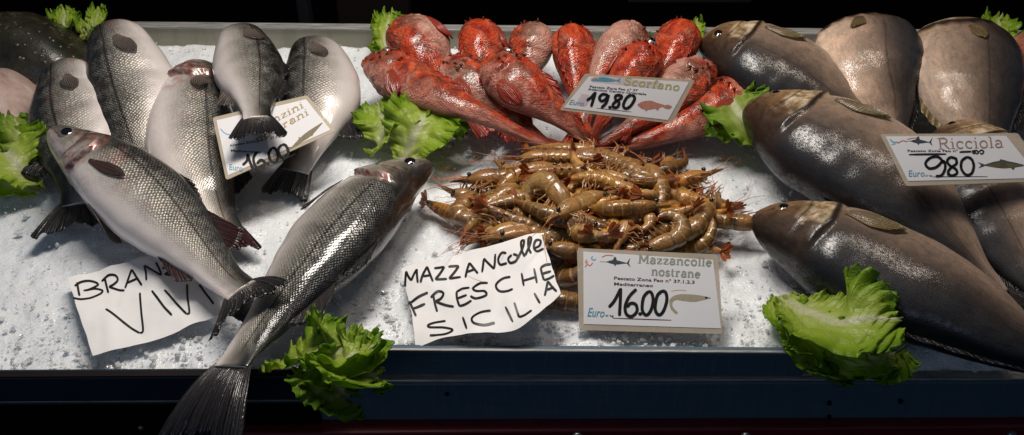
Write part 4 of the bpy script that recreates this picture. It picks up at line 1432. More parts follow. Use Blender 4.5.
    for k in range(3):
        m = MB()
        i0 = int((.46 + .10 * k) * n)
        T, Dv = frame(i0)
        for sgn in (1, -1):
            p = pts[i0] - Dv * .0080 + Vector((0, 0, sgn * .003))
            a = p - Dv * .007 + T * .003 + Vector((0, 0, sgn * .002))
            m.tube([p, p.lerp(a, .5) - T * .001, a], [.0022, .0020, .0007], 5)
        out.append(('swimmeret', m.mesh('prawn_swimmeret'), [M['prawn_leg']]))
    for sgn in (1, -1):
        m = MB()
        p = pts[2] + Vector((0, 0, sgn * .003)) - D0 * .002
        d = T0.copy()
        path = [p]
        w = rr.uniform(-.5, .5)
        for q in range(15):
            d = (d + D0 * (.16 * w + rr.uniform(-.14, .14)) + Vector((0, 0, rr.uniform(-.10, .10)))).normalized()
            path.append(path[-1] + d * .0046)
        m.tube(path, [.00046 * (1 - q / 18) + .0001 for q in range(len(path))], 5)
        out.append(('antenna', m.mesh('prawn_antenna'), [M['feeler']]))
    if mirror:
        for _, me, _ in out:
            me.transform(Matrix.Scale(-1, 4, Vector((0, 1, 0))))
            me.flip_normals()
    return out


def make_prawns():
    grp = 'raw prawns heaped on the ice'
    variants = {}
    curls = [18, 70, 130, 200, 255]
    for ci, c in enumerate(curls):
        for mir in (0, 1):
            for mk in (0, 1):
                variants[(ci, mir, mk)] = None
    generic = 'raw brown prawn tangled among the others in the heap on the ice'
    cen = Vector((PILE_C.x, PILE_C.y, 0))

    def hgt(p):
        dx, dy = (p.x - cen.x) / .170, (p.y - cen.y) / .088
        return .050 * max(0, 1 - (dx * dx + dy * dy)) ** .8

    def place(px, py, z, yaw, ci, mir, mk, label=generic, roll=0, pitch=0, sc=1.0):
        key = (ci, mir, mk)
        if variants[key] is None:
            variants[key] = prawn_meshes(curls[ci], mir, ci * 7 + mir * 3 + mk, M['prawn%d' % mk])
        z *= .86
        loc = P(px, py, z)
        loc.z = max(loc.z, .011)
        t = empty('prawn', loc, label, 'prawn', grp)
        t.rotation_euler = (Matrix.Rotation(R(yaw), 3, 'Z') @ Matrix.Rotation(R(pitch), 3, 'Y') @ Matrix.Rotation(R(roll), 3, 'X')).to_euler()
        t.scale = (sc, sc, sc)
        for nm, me, mats in variants[key]:
            o = bpy.data.objects.new(nm, me)
            COL.objects.link(o)
            o.parent = t
            if not me.materials:
                for m_ in mats:
                    me.materials.append(m_)
        return t
    # those one can pick out: px, py, z, heading of the head (degrees, 0 = right, 90 = away), curl, mirrored, shell
    T = [
        (508, 178, .036, 186, 0, 1, 0, 'straight prawn along the upper left rim of the heap, black eye at its left end'),
        (470, 208, .020, 60, 4, 0, 1, 'tightly coiled prawn at the far left end of the heap, reddish tail pointing left'),
        (456, 216, .011, 330, 0, 1, 0, 'prawn whose reddish tail sticks out furthest left, under the coiled one'),
        (492, 206, .040, 38, 0, 0, 0, 'thick prawn lying across the left of the heap, head up towards the middle'),
        (503, 214, .030, 215, 1, 0, 0, None),
        (496, 238, .012, 100, 2, 1, 0, 'prawn at the lower left of the heap curving down towards the handwritten sicilia sheet'),
        (556, 158, .058, 178, 0, 1, 0, 'pale brown straight prawn on top of the heap with its black eye at left'),
        (566, 172, .066, 2, 0, 0, 0, 'straight prawn on top of the heap with head and black eyes pointing right'),
        (562, 150, .046, 350, 0, 1, 0, 'topmost prawn at the back of the heap, next to the scorpionfish tails'),
        (608, 160, .052, 160, 0, 0, 0, None),
        (630, 168, .056, 130, 0, 0, 0, None),
        (664, 168, .036, 190, 1, 0, 0, 'prawn at the upper right rim of the heap, open tail end pointing right'),
        (545, 194, .070, 300, 3, 0, 1, 'coiled pale prawn in the middle of the heap, under the two straight ones'),
        (572, 196, .064, 20, 2, 1, 0, None),
        (584, 204, .064, 230, 0, 1, 1, 'prawn pointing its pale shiny tail up and right in the middle of the heap'),
        (606, 184, .066, 330, 1, 0, 0, None),
        (636, 196, .062, 160, 2, 1, 1, 'broad greyish prawn curving over the right of the heap'),
        (583, 228, .056, 95, 1, 0, 1, 'prawn with a bundle of legs spread out above the printed prawn card'),
        (610, 226, .056, 80, 1, 1, 0, None),
        (634, 226, .054, 250, 4, 1, 1, 'ring shaped prawn right of the middle, above the title of the prawn price card'),
        (576, 266, .014, 60, 4, 0, 1, 'ring shaped prawn on the ice between the sicilia sheet and the prawn card'),
        (580, 250, .034, 175, 2, 0, 0, 'arched prawn lying right behind the upper left corner of the prawn card'),
        (690, 200, .036, 160, 0, 0, 0, 'prawn at the right rim of the heap with a blunt tail pointing right'),
        (722, 220, .030, 352, 0, 1, 0, 'prawn reaching out of the heap to the right, head at the front amberjack mouth'),
        (668, 232, .048, 200, 3, 0, 1, None),
        (656, 250, .026, 170, 2, 0, 1, 'prawn arched over the upper right corner of the prawn card'),
        (690, 222, .036, 60, 3, 1, 1, 'small curled prawn near the right end, over the tail of the one reaching out'),
        (568, 302, .011, 172, 0, 0, 0, 'prawn mostly under the sicilia sheet, only its tail showing left of the prawn card'),
        (526, 226, .038, 200, 0, 0, 0, None),
        (538, 232, .032, 200, 0, 0, 1, None),
        (676, 186, .040, 20, 1, 0, 0, None),
        (656, 188, .054, 110, 1, 1, 0, 'prawn standing with its pointed head spike up, right of the middle'),
        (620, 208, .066, 10, 1, 1, 0, None),
        (524, 196, .056, 30, 0, 1, 0, None),
        (522, 180, .052, 15, 1, 0, 0, None),
        (596, 172, .066, 340, 1, 1, 0, None),
        (640, 180, .056, 150, 1, 0, 0, None),
        (556, 216, .058, 340, 0, 1, 0, None),
        
        (552, 246, .028, 200, 2, 1, 1, None),
        (622, 246, .034, 20, 1, 0, 1, None),
        (690, 240, .020, 140, 2, 0, 0, None),
    ]
    rr = random.Random(11)
    for q in T:
        lab = q[7] or generic
        place(*q[:7], label=lab, roll=rr.uniform(-42, 42), pitch=rr.uniform(-13, 13), sc=rr.uniform(.84, .98))
    # the lower layers that fill the heap
    k = 0
    for i in range(600):
        if k >= 70:
            break
        px, py = rr.uniform(480, 705), rr.uniform(160, 254)
        p = P(px, py, 0)
        h = hgt(p)
        if h < .012 or (py > 232 and px < 575):
            continue
        k += 1
        place(px, py, max(.011, h * rr.uniform(.2, 1.15)), rr.uniform(0, 360), rr.choice([0, 0, 1, 1, 2, 3]), rr.choice([0, 1]), rr.choice([0, 0, 1]),
              roll=rr.uniform(-60, 60), pitch=rr.uniform(-16, 16), sc=rr.uniform(.78, .92))
    # broken feelers on the ice
    F = [([(440, 165), (442, 167), (446, 167), (450, 165)], 'curl of orange prawn feeler nearest the whole bass snout, upper of the two'),
         ([(435, 176), (437, 178), (442, 179), (449, 178), (462, 177), (472, 178)], 'long orange prawn feeler with a hooked left end, below the small curl'),
         ([(468, 162), (474, 161), (479, 158), (481, 157)], 'short thick orange feeler alone on the ice between lettuce and prawns'),
         ([(506, 159), (504, 164), (505, 167), (511, 168)], 'hook shaped orange feeler just left of the topmost prawns'),
         ([(444, 169), (454, 172), (462, 177), (468, 179)], 'thin pale feeler running slantwise to the left prawns'),
         ([(478, 178), (484, 174), (489, 171)], 'thin pale feeler standing off the upper left prawn'),
         ([(655, 163), (660, 165), (666, 166)], 'scrap of orange feeler beside the upper right rim of the heap'),
         ([(596, 158), (620, 148), (648, 146)], 'long orange feeler lying along the scorpionfish tail above the heap'),
         ([(512, 160), (510, 155), (505, 152)], 'scrap of orange shell on the ice left of the heap top'),
         ([(718, 159), (723, 160), (727, 159)], 'scrap of orange shell on the bare ice below the small lettuce')]
    for pts, lab in F:
        c = [p + Vector((0, 0, ice_z(p.x, p.y) + .0058)) for p in catmull([P(x, y, .004) for x, y in pts], 16)]
        mb = MB()
        th = .0011 if 'thick' in lab or 'hook' in lab or 'curl' in lab else .0006
        mb.tube(c, [th * (1 - .6 * i / 15) for i in range(16)], 6)
        tag(mb.build_at('prawn_feeler', M['feeler'], c[0]), lab, 'feeler', 'broken feelers on the ice')


# ------------------------------------------------------------------ signs
class Plane:
    """a flat card whose corners are given as (px, py, height)"""

    def __init__(s, tl, tr, bl, wave=None):
        s.a, s.b, s.c = P(*tl), P(*tr), P(*bl)
        s.n = (s.b - s.a).cross(s.c - s.a).normalized()
        if s.n.dot(CAM - s.a) < 0:
            s.n = -s.n
        s.wave = wave

    def at(s, px, py, off=0.0):
        d = ray(px, py)
        p = CAM + d * ((s.a - CAM).dot(s.n) / d.dot(s.n))
        if s.wave:
            off += s.wave(px, py)
        return p + s.n * off

    def uvof(s, p):
        return p


def quad_grid(pl, quad, off, n=30, m=18, bulge=(0, 0, 0, 0), rag=0, seed=0):
    """bilinear px grid tl,tr,br,bl; bulge: px the top,right,bottom,left edges move out"""
    tl, tr, br, bl = [Vector((a[0], a[1], 0)) for a in quad]
    rows = []
    for i in range(m):
        v = i / (m - 1)
        row = []
        for j in range(n):
            u = j / (n - 1)
            p = tl * (1 - u) * (1 - v) + tr * u * (1 - v) + br * u * v + bl * (1 - u) * v
            p.y -= bulge[0] * math.sin(PI * u) * (1 - v)
            p.y += bulge[2] * math.sin(PI * u ** (bulge[4] if len(bulge) > 4 else 1)) * v
            p.x += bulge[1] * math.sin(PI * v) * u
            p.x -= bulge[3] * math.sin(PI * v) * (1 - u)
            if rag:
                e = max(abs(2 * u - 1), abs(2 * v - 1)) ** 8
                p.x += rag * e * mnoise.noise(Vector((u * 4, v * 6, seed)))
                p.y += rag * e * mnoise.noise(Vector((u * 5, v * 4, seed + 5)))
            row.append(pl.at(p.x, p.y, off))
        rows.append(row)
    return rows


def slab(mb, rows, n, th):
    """closed thin sheet from a grid"""
    back = [[p - n * th for p in r] for r in rows]
    ring = lambda g: g[0][:-1] + [r[-1] for r in g[:-1]] + g[-1][:0:-1] + [r[0] for r in g[:0:-1]]
    mb.grid(rows, flip=True)
    mb.grid(back)
    a, b = ring(rows), ring(back)
    mb.grid([a, b], closed=True)


def ribbon(mb, pl, pts, w, off, taper=.25, rng=None, smooth=True):
    """a pen stroke through px points lying on the card"""
    pts = [Vector((x, y, 0)) for x, y in pts]
    if len(pts) > 2 and smooth:
        L = sum((b - a).length for a, b in zip(pts, pts[1:]))
        c = catmull(pts, max(8, int(L / 1.2)))
    elif len(pts) > 2:
        c = pts
    else:
        c = catmull(pts, 6)
    n = len(c)
    prev = None
    rows = []
    for i in range(n):
        t = (c[min(i + 1, n - 1)] - c[max(i - 1, 0)])
        if t.length < 1e-6:
            t = Vector((1, 0, 0))
        t.normalize()
        nn = Vector((-t.y, t.x, 0))
        ww = w / 2
        if rng:
            ww *= .86 + .28 * rng[(i // 2) % len(rng)]
        e = min(i, n - 1 - i)
        if e == 0:
            ww *= .62
        q = [c[i] + nn * ww, c[i], c[i] - nn * ww]
        rows.append([pl.at(k.x, k.y, off) for k in q])
    mb.grid(rows)


def poly(mb, pl, pts, off, smooth=True, n=40):
    """filled px outline on the card, drawn as a fan"""
    v = [Vector((x, y, 0)) for x, y in pts]
    if smooth:
        v = catmull(v + [v[0]], n)[:-1]
    c = sum(v, Vector()) / len(v)
    b = len(mb.v)
    mb.v.append(tuple(pl.at(c.x, c.y, off)))
    for k in v:
        mb.v.append(tuple(pl.at(k.x, k.y, off)))
    m = len(v)
    for i in range(m):
        mb.face([b, b + 1 + i, b + 1 + (i + 1) % m])


def strip_poly(mb, pl, top, bot, off):
    """filled shape between an upper and a lower px line (same number of points)"""
    n = 24
    a = catmull([Vector((x, y, 0)) for x, y in top], n)
    b = catmull([Vector((x, y, 0)) for x, y in bot], n)
    mb.grid([[pl.at(p.x, p.y, off) for p in a], [pl.at((p.x + q.x) / 2, (p.y + q.y) / 2, off) for p, q in zip(a, b)], [pl.at(p.x, p.y, off) for p in b]])


def arc(cx, cy, rx, ry, a0, a1, n=10):
    return [(cx + rx * math.cos(R(a0 + (a1 - a0) * k / n)), cy + ry * math.sin(R(a0 + (a1 - a0) * k / n))) for k in range(n + 1)]


# slab serif letters: thick strokes T, hairlines and serifs S; y up, x height .66
X = .66


def ser(x, y, w=.16):
    return ('S', [(x - w, y), (x + w, y)])


GL = {
    'M': (1.0, [('T', [(.16, 0), (.16, 1)]), ('T', [(.16, 1), (.5, .2)]), ('T', [(.5, .2), (.84, 1)]), ('T', [(.84, 0), (.84, 1)]), ser(.14, 0.03), ser(.86, 0.03), ser(.1, .97, .12), ser(.9, .97, .12)]),
    'B': (.74, [('T', [(.18, 0), (.18, 1)]), ('T', [(.18, .97), (.45, .97)] + arc(.42, .76, .2, .21, 80, -80) + [(.18, .54)]), ('T', [(.18, .54), (.46, .54)] + arc(.44, .28, .24, .25, 80, -80) + [(.18, .03)]), ser(.12, 0.03, .1), ser(.12, .97, .1)]),
    'R': (.80, [('T', [(.18, 0), (.18, 1)]), ('T', [(.18, .97), (.42, .97)] + arc(.42, .74, .22, .23, 80, -80) + [(.18, .50)]), ('T', [(.42, .50), (.70, .03)]), ser(.18, 0.03, .15), ser(.74, 0.03, .08), ser(.12, .97, .1)]),
    'S': (.66, [('T', arc(.33, .75, .22, .22, 30, 250) + arc(.33, .27, .24, .25, 80, -150)), ('S', [(.53, .98), (.53, .72)]), ('S', [(.08, .28), (.08, .02)])]),
    'a': (.60, [('T', [(.1, .52)] + arc(.28, .46, .19, .19, 150, 10) + [(.47, .05)]), ('T', arc(.27, .19, .19, .17, 60, 350)), ('S', [(.44, .04), (.58, .04)])]),
    'z': (.54, [('S', [(.06, .63), (.48, .63)]), ('T', [(.46, .63), (.08, .04)]), ('S', [(.06, .04), (.5, .04)]), ('S', [(.07, .64), (.07, .48)]), ('S', [(.49, .2), (.49, .03)])]),
    'n': (.68, [('T', [(.16, 0), (.16, X)]), ('T', [(.16, .5)] + arc(.35, .44, .18, .2, 120, 0) + [(.53, 0)]), ser(.16, .03, .13), ser(.54, .03, .12), ser(.09, .63, .08)]),
    'r': (.52, [('T', [(.16, 0), (.16, X)]), ('T', [(.16, .46), (.24, .58), (.36, .62), (.45, .56)]), ser(.18, .03, .15), ser(.09, .63, .08)]),
    'c': (.56, [('T', arc(.30, .33, .22, .31, 40, 320)), ('S', [(.48, .64), (.48, .44)])]),
    'o': (.62, [('T', arc(.31, .33, .23, .31, 0, 362, 18))]),
    'l': (.32, [('T', [(.16, 0), (.16, 1)]), ser(.16, .03, .14), ser(.09, .97, .08)]),
    'i': (.32, [('T', [(.16, 0), (.16, X)]), ser(.16, .03, .14), ser(.09, .63, .08), ('T', [(.16, .84), (.16, .95)])]),
    'e': (.58, [('T', [(.10, .36), (.50, .36)] + arc(.30, .36, .20, .27, 0, 180) + arc(.30, .31, .21, .29, 180, 325))]),
    's': (.50, [('T', arc(.25, .48, .16, .15, 30, 250) + arc(.25, .17, .17, .15, 80, -150)), ('S', [(.40, .64), (.40, .48)]), ('S', [(.08, .2), (.08, .02)])]),
    't': (.42, [('T', [(.17, .88), (.17, .14), (.24, .04), (.36, .08)]), ('S', [(.04, .63), (.36, .63)])]),
    'f': (.40, [('T', [(.16, 0), (.16, .8), (.24, .96), (.38, .94)]), ('S', [(.03, .63), (.36, .63)]), ser(.17, .03, .15)]),
    'N': (.88, [('T', [(.16, 0), (.16, 1)]), ('T', [(.16, 1), (.72, 0)]), ('T', [(.72, 0), (.72, 1)]), ser(.16, .03, .13), ser(.1, .97, .1), ser(.72, .97, .13)]),
}


def serif_text(mb, pl, txt, p0, p1, up, off, tw=.20, sw=.09):
    """slab serif lettering along the px line p0-p1, up = px vector of the cap height"""
    W = sum(GL[c][0] + .03 for c in txt)
    ex = ((p1[0] - p0[0]) / W, (p1[1] - p0[1]) / W)
    x = 0
    hh = math.hypot(*up)
    k = 0
    for ch in txt:
        w, st = GL[ch]
        for kind, pts in st:
            q = [(p0[0] + (x + a) * ex[0] + b * up[0], p0[1] + (x + a) * ex[1] + b * up[1]) for a, b in pts]
            ribbon(mb, pl, q, hh * (tw if kind == 'T' else sw), off + (k % 7) * 4e-6)
            k += 1
        x += w + .03


def print_text(mb, pl, txt, p0, p1, up, off, bold=.03, shear=0.0):
    """plain print with the built-in letters, laid along the px line p0-p1"""
    cu = bpy.data.curves.new('print', 'FONT')
    cu.body = txt
    cu.offset = bold * .3
    cu.shear = shear
    cu.resolution_u = 2
    ob = bpy.data.objects.new('print', cu)
    COL.objects.link(ob)
    dg = bpy.context.evaluated_depsgraph_get()
    dg.update()
    me = bpy.data.meshes.new_from_object(ob.evaluated_get(dg))
    xs = [v.co.x for v in me.vertices]
    x0, x1 = min(xs), max(xs)
    b = len(mb.v)
    cap = .73
    for v in me.vertices:
        a, h = (v.co.x - x0) / (x1 - x0), v.co.y / cap
        mb.v.append(tuple(pl.at(p0[0] + (p1[0] - p0[0]) * a + up[0] * h, p0[1] + (p1[1] - p0[1]) * a + up[1] * h, off)))
    for p in me.polygons:
        mb.face([b + i for i in p.vertices])
    bpy.data.objects.remove(ob)
    bpy.data.curves.remove(cu)
    bpy.data.meshes.remove(me)


def zz(pts, x, y, s):
    """points read off an enlargement of the photograph whose corner is x, y"""
    return [(x + a / s, y + b / s) for a, b in pts]


def rounded(quad, r):
    """px outline of a quad with rounded corners"""
    out = []
    q = [Vector((a[0], a[1], 0)) for a in quad]
    for i in range(4):
        p, a, b = q[i], q[i - 1], q[(i + 1) % 4]
        s, e = p + (a - p).normalized() * r, p + (b - p).normalized() * r
        for k in range(5):
            u = k / 4
            out.append(s * (1 - u) ** 2 + p * (2 * u * (1 - u)) + e * u * u)
    return [(v.x, v.y) for v in out]


def price_card(label, quad, inner, pl, bottom=0, rad=4):
    """laminated card: clear sleeve, printed card in it"""
    loc = pl.at(quad[3][0], quad[3][1])
    root = empty('price_card', loc, label, 'price card', 'laminated price cards')
    mb = MB()
    out = rounded(quad, rad)
    if bottom:
        n = []
        for (x, y) in out:
            n.append((x, y))
        out = n
    f = [pl.at(x, y, 0) for x, y in out]
    b = [pl.at(x, y, -.0009) for x, y in out]
    st = mb.grid([f, b], closed=True)
    mb.cap(st, len(f), True)
    mb.cap(st + len(f), len(f), False)
    mb.build('plastic_sleeve', M['laminate'], root, smooth=False)
    mb = MB()
    slab(mb, quad_grid(pl, inner, .0004, 12, 8), pl.n, .0003)
    card = mb.build('card', M['card'], root, smooth=False)
    return root, card


def put(card, name, mat, fn, pl):
    mb = MB()
    fn(mb)
    # keep print facing out of the card
    return mb.build(name, mat, card, smooth=False)


def swordfish(mb, pl, x, y, s, rot=0.0, off=.0006):
    """small swordfish emblem, x,y = middle in px, s = half length"""
    c, sn = math.cos(R(rot)), math.sin(R(rot))
    T = lambda pts: [(x + s * (a * c - b * sn), y + s * (a * sn + b * c)) for a, b in pts]
    strip_poly(mb, pl, T([(-1, .02), (-.55, -.01), (-.3, -.10), (.1, -.13), (.5, -.05), (.85, .02)]), T([(-1, .04), (-.55, .03), (-.3, .10), (.1, .15), (.5, .08), (.85, .04)]), off)
    poly(mb, pl, T([(-.2, -.08), (-.05, -.36), (.05, -.32), (.12, -.1)]), off + 1e-5, False)
    poly(mb, pl, T([(-.1, .1), (.02, .28), (.1, .12)]), off + 1e-5, False)
    poly(mb, pl, T([(.78, .02), (1.0, -.34), (.92, .02), (1.06, .30), (.78, .04)]), off + 2e-5, False)


RNG = [random.Random(3).random() for _ in range(60)]


def hand(mb, pl, strokes, w, off, sc=None):
    for k, st in enumerate(strokes):
        if len(st) == 2 and math.hypot(st[1][0] - st[0][0], st[1][1] - st[0][1]) < 2.5:
            poly(mb, pl, arc(st[0][0], st[0][1], w * .55, w * .5, 0, 330, 9), off)
            continue
        ribbon(mb, pl, st, w, off + (k % 9) * 6e-6, rng=RNG[k % 30:] + RNG[:k % 30])


def make_signs():
    # ---- prawn card, upright on the ice in front
    pl = Plane((577, 248, .064), (718, 254.5, .064), (579, 330, .010))
    root, card = price_card('printed price card reading Mazzancolle nostrane 16.00, in front of the prawn heap',
                            [(577, 248), (718, 254.5), (723, 334), (579, 330)], [(583.3, 251.6), (713, 260), (721, 328.4), (583.6, 324)], pl)
    Zs = lambda pts: zz(pts, 560, 230, 3.956)

    def title(mb):
        serif_text(mb, pl, 'Mazzancolle', (638, 263.2), (712, 266.6), (.5, -8.6), .0006)
        serif_text(mb, pl, 'nostrane', (651, 275.4), (700.5, 278.2), (.5, -8.6), .0006)
    put(card, 'title_lettering', M['title_grey'], title, pl)

    def small(mb):
        print_text(mb, pl, 'Pescato Zona Fao n\u00b0 37.1.2.3', (614, 279.6), (694.5, 283.8), (.1, -3.2), .0006, .07)
        print_text(mb, pl, 'Mediterraneo', (614, 285.4), (653, 287.2), (.1, -3.2), .0006, .07)
    put(card, 'small_print', M['print_brown'], small, pl)
    put(card, 'price_line', M['print_brown'], lambda mb: ribbon(mb, pl, Zs([(210, 349), (440, 357)]), .9, .0006), pl)
    pr = [Zs(p) for p in ([(193, 306), (215, 280), (240, 232)], [(240, 230), (238, 285), (235, 340)],
                          [(302, 234), (275, 262), (258, 300), (262, 332), (283, 342), (304, 322), (300, 296), (280, 290), (264, 306)],
                          [(317, 332), (321, 337)],
                          [(350, 242), (330, 268), (325, 315), (340, 337), (358, 320), (368, 280), (362, 250), (348, 242)],
                          [(404, 240), (384, 262), (376, 312), (390, 336), (408, 322), (422, 280), (418, 248), (402, 240)])]
    put(card, 'price_lettering', M['ink'], lambda mb: hand(mb, pl, pr, 3.5, .0008), pl)

    def logo(mb):
        swordfish(mb, pl, 615, 262.2, 15, 3)
    put(card, 'swordfish_emblem', M['draw_grey'], logo, pl)
    put(card, 'emblem_lettering', M['logo_red'], lambda mb: (ribbon(mb, pl, Zs([(98, 148), (108, 136), (118, 142), (130, 130)]), 1.0, .0006), ribbon(mb, pl, Zs([(165, 108), (185, 100), (212, 102)]), .9, .0006)), pl)
    put(card, 'emblem_flame', M['logo_orange'], lambda mb: poly(mb, pl, Zs([(98, 128), (104, 116), (110, 128), (104, 134)]), .0006), pl)
    put(card, 'emblem_drop', M['logo_blue'], lambda mb: ribbon(mb, pl, Zs([(130, 104), (124, 112), (134, 120), (142, 114)]), 1.2, .0006), pl)

    def shr(mb):
        strip_poly(mb, pl, Zs([(432, 278), (448, 262), (480, 254), (530, 256), (570, 262), (597, 268)]), Zs([(446, 284), (460, 276), (486, 280), (530, 284), (560, 278), (596, 270)]), .0006)
        strip_poly(mb, pl, Zs([(432, 278), (434, 300), (442, 318), (460, 334)]), Zs([(446, 284), (444, 298), (452, 312), (466, 326)]), .00062)
    put(card, 'prawn_drawing', M['draw_prawn'], shr, pl)
    put(card, 'drawing_feelers', M['logo_orange'], lambda mb: ribbon(mb, pl, Zs([(440, 242), (470, 238), (500, 240)]), .5, .0006), pl)
    put(card, 'drawing_eye', M['print_black'], lambda mb: poly(mb, pl, Zs([(572, 266), (580, 264), (584, 270), (576, 272)]), .0007), pl)

    def euro(mb):
        print_text(mb, pl, 'Euro', Zs([(108, 342)])[0], Zs([(176, 346)])[0], (.6, -9.2), .0006, .05, .25)
    put(card, 'euro_lettering', M['euro_blue'], euro, pl)
    put(card, 'unit_lettering', M['print_black'], lambda mb: print_text(mb, pl, 'al kg', Zs([(180, 342)])[0], Zs([(212, 344)])[0], (.05, -2.4), .0006, .04), pl)

    # ---- scorpionfish card on the red heap
    pl = Plane((585, 74, .120), (694, 80, .116), (560, 110, .080))
    root, card = price_card('printed price card reading Scorfano 19.80, propped on the red scorpionfish',
                            [(585, 73.5), (695, 80), (672, 123.5), (559.5, 110)], [(589, 76.5), (689, 82), (668, 120), (564, 107.5)], pl, rad=3)
    Zs = lambda pts: zz(pts, 540, 50, 4.35)
    put(card, 'title_lettering', M['title_olive'], lambda mb: serif_text(mb, pl, 'Scorfano', (623, 84.5), (679.5, 90.8), (2.2, -7.4), .0006), pl)

    def small(mb):
        print_text(mb, pl, 'Pescato Zona Fao n\u00b0 37', Zs([(216, 163)])[0], Zs([(425, 180)])[0], (.3, -2.2), .0006, .07)
        print_text(mb, pl, 'Atlantico Centro Orientale', Zs([(208, 174)])[0], Zs([(462, 196)])[0], (.3, -2.2), .0006, .07)
        ribbon(mb, pl, Zs([(245, 252), (398, 269)]), .5, .0006)
    put(card, 'small_print', M['print_black'], small, pl)
    pr = [Zs(p) for p in ([(203, 219), (222, 206), (240, 184)], [(242, 182), (232, 214), (222, 246)],
                          [(296, 196), (272, 192), (258, 208), (268, 222), (286, 212), (298, 194), (288, 228), (266, 252)], [(304, 249), (307, 251)],
                          [(352, 196), (330, 198), (328, 214), (344, 228), (336, 248), (318, 248), (320, 232), (340, 218), (356, 204), (348, 194)],
                          [(398, 193), (376, 208), (362, 240), (374, 254), (396, 240), (412, 208), (398, 193)])]
    put(card, 'price_lettering', M['ink'], lambda mb: hand(mb, pl, pr, 3.2, .0008), pl)
    put(card, 'fish_emblem', M['euro_blue'], lambda mb: (strip_poly(mb, pl, Zs([(222, 132), (260, 118), (300, 122), (335, 132)]), Zs([(222, 134), (260, 136), (300, 138), (335, 134)]), .0006),
                                                       poly(mb, pl, Zs([(330, 132), (352, 122), (346, 133), (350, 142)]), .00062, False)), pl)
    put(card, 'emblem_back', M['logo_orange'], lambda mb: strip_poly(mb, pl, Zs([(222, 124), (240, 118), (256, 120)]), Zs([(222, 128), (240, 124), (256, 126)]), .00065), pl)

    def sc(mb):
        strip_poly(mb, pl, Zs([(424, 236), (446, 224), (480, 220), (510, 230), (540, 238)]), Zs([(424, 240), (446, 256), (480, 258), (510, 252), (540, 246)]), .0006)
        poly(mb, pl, Zs([(535, 242), (556, 238), (574, 246), (560, 256), (538, 250)]), .00062)
        poly(mb, pl, Zs([(450, 254), (462, 266), (472, 256)]), .00062, False)
        poly(mb, pl, Zs([(500, 252), (512, 264), (520, 250)]), .00062, False)
    put(card, 'scorpionfish_drawing', M['draw_red'], sc, pl)
    put(card, 'euro_lettering', M['euro_blue'], lambda mb: print_text(mb, pl, 'Euro', Zs([(126, 236)])[0], Zs([(190, 243)])[0], (1.2, -5), .0006, .02, .25), pl)
    put(card, 'colour_wash', M['wash_lilac'], lambda mb: (strip_poly(mb, pl, Zs([(236, 112), (330, 118), (420, 130), (520, 138)]), Zs([(226, 140), (330, 150), (420, 160), (520, 170)]), .00045),
                                                        poly(mb, pl, Zs([(180, 190), (215, 200), (200, 245), (160, 235)]), .00045)), pl)

    # ---- amberjack card
    pl = Plane((880, 134, .150), (1018, 133, .150), (906, 185, .112))
    root, card = price_card('printed price card reading Ricciola 9.80, lying on the amberjacks at the right',
                            [(880, 134), (1018, 133), (1048, 181), (906, 186)], [(885.5, 136.5), (1006, 136), (1040, 178), (908, 181)], pl, rad=3)
    Zs = lambda pts: zz(pts, 870, 110, 4.35)
    put(card, 'title_lettering', M['title_tan'], lambda mb: serif_text(mb, pl, 'Ricciola', (938, 149.4), (1004, 147.6), (-1.6, -11.2), .0006, .135, .06), pl)

    def small(mb):
        print_text(mb, pl, 'Pescato Zona Fao n\u00b0', Zs([(163, 183)])[0], Zs([(382, 183)])[0], (-.4, -2.4), .0006, .07)
        ribbon(mb, pl, Zs([(168, 194), (330, 192)]), 1.9, .0007)
        ribbon(mb, pl, Zs([(388, 183), (440, 181)]), 1.9, .0007)
        ribbon(mb, pl, Zs([(442, 176), (458, 184), (452, 190), (444, 182), (462, 176), (470, 186), (460, 192)]), 1.5, .0007)
        ribbon(mb, pl, Zs([(472, 182), (484, 174), (494, 182), (484, 192), (476, 186)]), 1.5, .00072)
        ribbon(mb, pl, Zs([(272, 291), (510, 290)]), .7, .0006)
    put(card, 'small_print', M['print_black'], small, pl)
    pr = [Zs(p) for p in ([(322, 232), (296, 205), (262, 208), (240, 232), (256, 254), (288, 248), (318, 222), (326, 252), (310, 284), (284, 288)], [(340, 280), (344, 284)],
                          [(378, 214), (350, 206), (334, 222), (346, 242), (372, 258), (376, 276), (354, 286), (338, 272), (350, 252), (374, 234), (374, 214)],
                          [(420, 204), (398, 222), (396, 256), (416, 282), (440, 276), (450, 244), (440, 214), (418, 204)])]
    put(card, 'price_lettering', M['ink'], lambda mb: hand(mb, pl, pr, 2.9, .0008), pl)
    put(card, 'swordfish_emblem', M['draw_grey'], lambda mb: swordfish(mb, pl, 918, 141.4, 14, 3), pl)
    put(card, 'emblem_lettering', M['logo_red'], lambda mb: (ribbon(mb, pl, Zs([(120, 146), (140, 134), (160, 138)]), .9, .0006), ribbon(mb, pl, Zs([(160, 128), (190, 122), (214, 124)]), .8, .0006)), pl)
    put(card, 'emblem_drop', M['logo_blue'], lambda mb: (ribbon(mb, pl, Zs([(86, 126), (100, 140), (122, 140)]), 1.4, .0006), ribbon(mb, pl, Zs([(92, 150), (110, 148)]), .9, .0006)), pl)
    put(card, 'euro_lettering', M['euro_blue'], lambda mb: print_text(mb, pl, 'Euro', Zs([(168, 290)])[0], Zs([(238, 290)])[0], (-.6, -6.6), .0006, .03, .1), pl)
    put(card, 'unit_lettering', M['print_black'], lambda mb: print_text(mb, pl, 'al kg', Zs([(240, 289)])[0], Zs([(270, 289)])[0], (-.2, -1.8), .0006, .04), pl)
